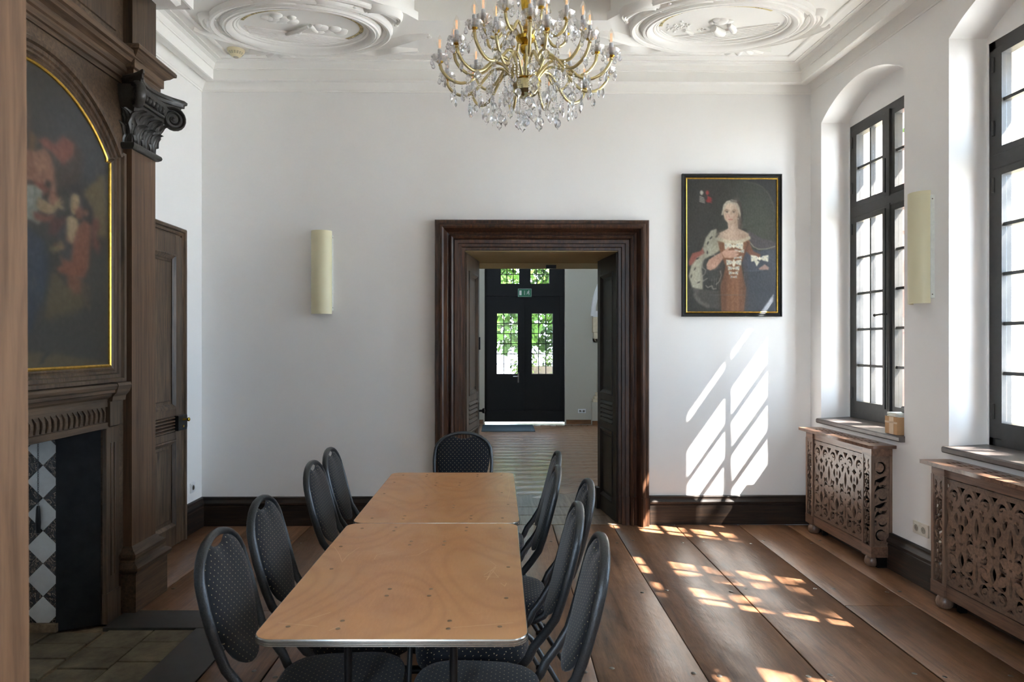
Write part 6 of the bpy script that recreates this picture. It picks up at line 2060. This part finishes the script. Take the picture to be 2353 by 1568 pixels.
    # inscription band with lettering
    def inscr(t0, t1, words_):
        ai, bi = A_ - .006, B_ - .006; bw = .028
        n = 60; m = MB(); rings = []
        for k in range(n + 1):
            t = math.radians(t0 + (t1 - t0) * k / n); c_, s_ = math.cos(t), math.sin(t)
            rings.append([tilt0 @ Vector(((ai - q) * c_, (bi - q) * s_, hh)) for q, hh in ((0, -.001), (bw, -.001), (bw, -.004), (0, -.004))])
        m.loft(rings); bo = m.obj('inscription_band', M['band'], root)
        for wd, tw in words_:
            tt = tw
            for ch_ in wd:
                t = math.radians(tt); c_, s_ = math.cos(t), math.sin(t)
                me = text_mesh(ch_, .028, .0004); fin(me, M['ink'])
                pos = Vector(((ai - bw * .5) * c_, (bi - bw * .5) * s_, -.0046))
                nr = Vector((c_ / ai, s_ / bi, 0)).normalized()       # letter tops point outward, read clockwise from below
                Mx = Matrix(((-nr.y, nr.x, 0, pos.x), (nr.x, nr.y, 0, pos.y), (0, 0, -1, pos.z), (0, 0, 0, 1))) @ Matrix.Translation((-.009, -.0095, 0))
                link('letter', me, bo, tilt0 @ Mx)
                tt += math.degrees(.0225 / math.hypot(ai * s_, bi * c_))
    # angles: x to the right, y away from the camera; from below the picture's down is away
    if s > 0: inscr(204, 428, [('WIRD', 206), ('NIEMAND', 228), ('GEDRUCKT', 268), ('DOCH', 322), ('VIEL', 343), ('ZU', 365), ('GRUND', 378), ('KOMMEN', 402)])
    else: inscr(172, 312, [('VOR', 175), ('LEID', 194), ('DER', 216), ('HUND', 236), ('TRAUT', 262), ('MIT', 292)])
    return root
medallion(-1.455, 5.00, 1, 'oval plaster ceiling medallion left of the chandelier with clouds and a staff in relief')
medallion(1.600, 4.95, -1, 'oval plaster ceiling medallion right of the chandelier with a small tree and figure in relief')

# ================================================================== OUTSIDE
def foliage(name, blobs, n, size, mat, seed, parent):
    r = np.random.RandomState(seed)
    B_ = np.array(blobs, float); w_ = B_[:, 3] ** 2; w_ /= w_.sum()
    k = r.choice(len(B_), n, p=w_)
    d = r.normal(size=(n, 3)); d /= np.linalg.norm(d, axis=1)[:, None]
    c = B_[k, :3] + d * (B_[k, 3] * r.uniform(.35, 1.0, n) ** .6)[:, None]
    u = r.normal(size=(n, 3)); u /= np.linalg.norm(u, axis=1)[:, None]
    v = np.cross(u, r.normal(size=(n, 3))); v /= np.linalg.norm(v, axis=1)[:, None]
    sz = (size * r.uniform(.6, 1.2, n))[:, None]
    P_ = np.stack([c - u * sz, c - v * sz * .5, c + u * sz, c + v * sz * .5], 1).reshape(-1, 3)
    me = bpy.data.meshes.new(name); me.from_pydata(P_.tolist(), [], [(4*i, 4*i+1, 4*i+2, 4*i+3) for i in range(n)])
    me.materials.append(mat)
    o = link(name, me); bpy.context.view_layer.update(); under(o, parent); o['kind'] = 'stuff'
    return o
g = MB().box(3.4, -25, -.9, 60, 60, -.62).box(-30, 13.7, -.9, 3.4, 60, -.62).obj('gravel_yard', M['gravel']); tag(g, kind='structure')
def tree(x, y, h, blobs, n, size, seed, lab, mat='leaves'):
    t = empty('tree', (x, y, -.62)); tag(t, lab, 'tree', 'trees outside')
    bpy.context.view_layer.update()
    m = MB(); m.tube([(x, y, -.62), (x + .08, y - .05, h * .3), (x - .05, y + .06, h * .6), (x + .05, y, h * .9)], [.22, .18, .13, .05], 10)
    for b in blobs[:5]: m.tube([(x, y, h * .45), ((x + b[0]) / 2, (y + b[1]) / 2, (h * .45 + b[2]) / 2 + .2), b[:3]], [.09, .06, .02], 6)
    under(m.obj('trunk', M['bark'], None, 50), t)
    foliage('foliage', blobs, n, size, M[mat], seed, t)
# the tree whose crown dapples the sun on the floor
tb = [(6.9, 1.1, 7.5, 1.0), (8.3, -.2, 8.2, 1.2), (8.2, 1.6, 8.6, .8), (6.2, -1.2, 6.4, 1.1), (8.2, 1.2, 6.9, .8), (9.0, 3.6, 8.8, .9), (6.6, 4.2, 5.9, .5), (9.6, 2.2, 9.6, 1.2)]
tree(8.2, .6, 8.6, tb, 4300, .10, 5, 'broad leafy tree outside the windows casting dappled shade')
# greenery seen through the far window head and through the hall door
tree(8.6, 13.2, 9, [(8.2, 12.6, 5.6, 1.0), (8.9, 13.4, 6.6, 1.3), (7.6, 13.9, 6.2, .9), (9.5, 14.4, 7.5, 1.4)], 3600, .12, 8, 'light green tree seen through the top of the far window')
tree(-3.5, 27, 7, [(-3.8, 27, 4, 1.9), (-1.2, 27.6, 4.6, 2.0), (1.0, 27.2, 4.4, 1.8), (-2.4, 28, 6.4, 2.2), (.6, 28, 6.8, 2.2), (-1.5, 22.6, 1.9, 1.1), (.4, 22.8, 2.2, 1.0), (-.4, 23, 3.0, 1.1)], 14000, .15, 11, 'leafy garden tree seen left through the far entrance door')
tree(4.2, 28, 7, [(3.2, 27.5, 4.2, 1.9), (5.2, 28, 4.8, 2.1), (3.0, 28.5, 6.6, 2.1), (5.4, 28.4, 7.2, 2.2), (1.6, 25.8, 2.4, 1.2), (2.8, 25.8, 2.6, 1.1)], 14000, .15, 12, 'leafy garden tree seen right through the far entrance door')
hd_ = empty('hedge', (3, 24, -.62)); tag(hd_, 'clipped yellow-green hedge in the garden seen through the entrance door', 'hedge')
foliage('hedge_leaves', [(x * .55 + .8, 23.5 + .2 * math.sin(x), z, .5) for x in range(0, 10) for z in (-.2, .35, .9)], 7000, .07, M['hedge'], 4, hd_)
under(MB().box(.6, 23.3, -.62, 6.2, 23.8, .8).obj('hedge_stems', M['bark']), hd_)
gp = MB().box(-30, 24.4, -.62, 30, 45, -.5).obj('garden_lawn', M['grass']); tag(gp, kind='structure')
# wing of the building across the yard
bd = empty('neighbouring_wing', (13, 17, -.62)); tag(bd, 'white rendered wing with glazed windows across the yard', 'building')
bpy.context.view_layer.update()
m = MB(); m.box(5.6, 17, -.62, 26, 25, 7.2); under(m.obj('wall_block', M['render']), bd)
m = MB(); m.loft([[(5.2, 16.5, 7.2), (5.2, 21, 10.4), (5.2, 25.5, 7.2)], [(26.4, 16.5, 7.2), (26.4, 21, 10.4), (26.4, 25.5, 7.2)]]); under(m.obj('roof', M['roof']), bd)
for i in range(6):
    for j, z in enumerate((.5, 3.9)):
        x = 6.8 + i * 2.9
        f = MB(); f.box(x - .08, 16.93, z - .08, x + 1.38, 17.0, z + 2.28); wf = under(f.obj('window', M['shutter']), bd)
        bpy.context.view_layer.update()
        gl_ = MB(); gl_.box(x, 16.90, z, x + 1.3, 16.94, z + 2.2); under(gl_.obj('window_glass', M['winglass']), wf)
        br = MB()
        for q in range(4): br.box(x + 1.3*q/3 - .025, 16.87, z, x + 1.3*q/3 + .025, 16.90, z + 2.2)
        for q in range(5): br.box(x, 16.87, z + 2.2*q/4 - .025, x + 1.3, 16.90, z + 2.2*q/4 + .025)
        under(br.obj('window_bars', M['white']), wf)
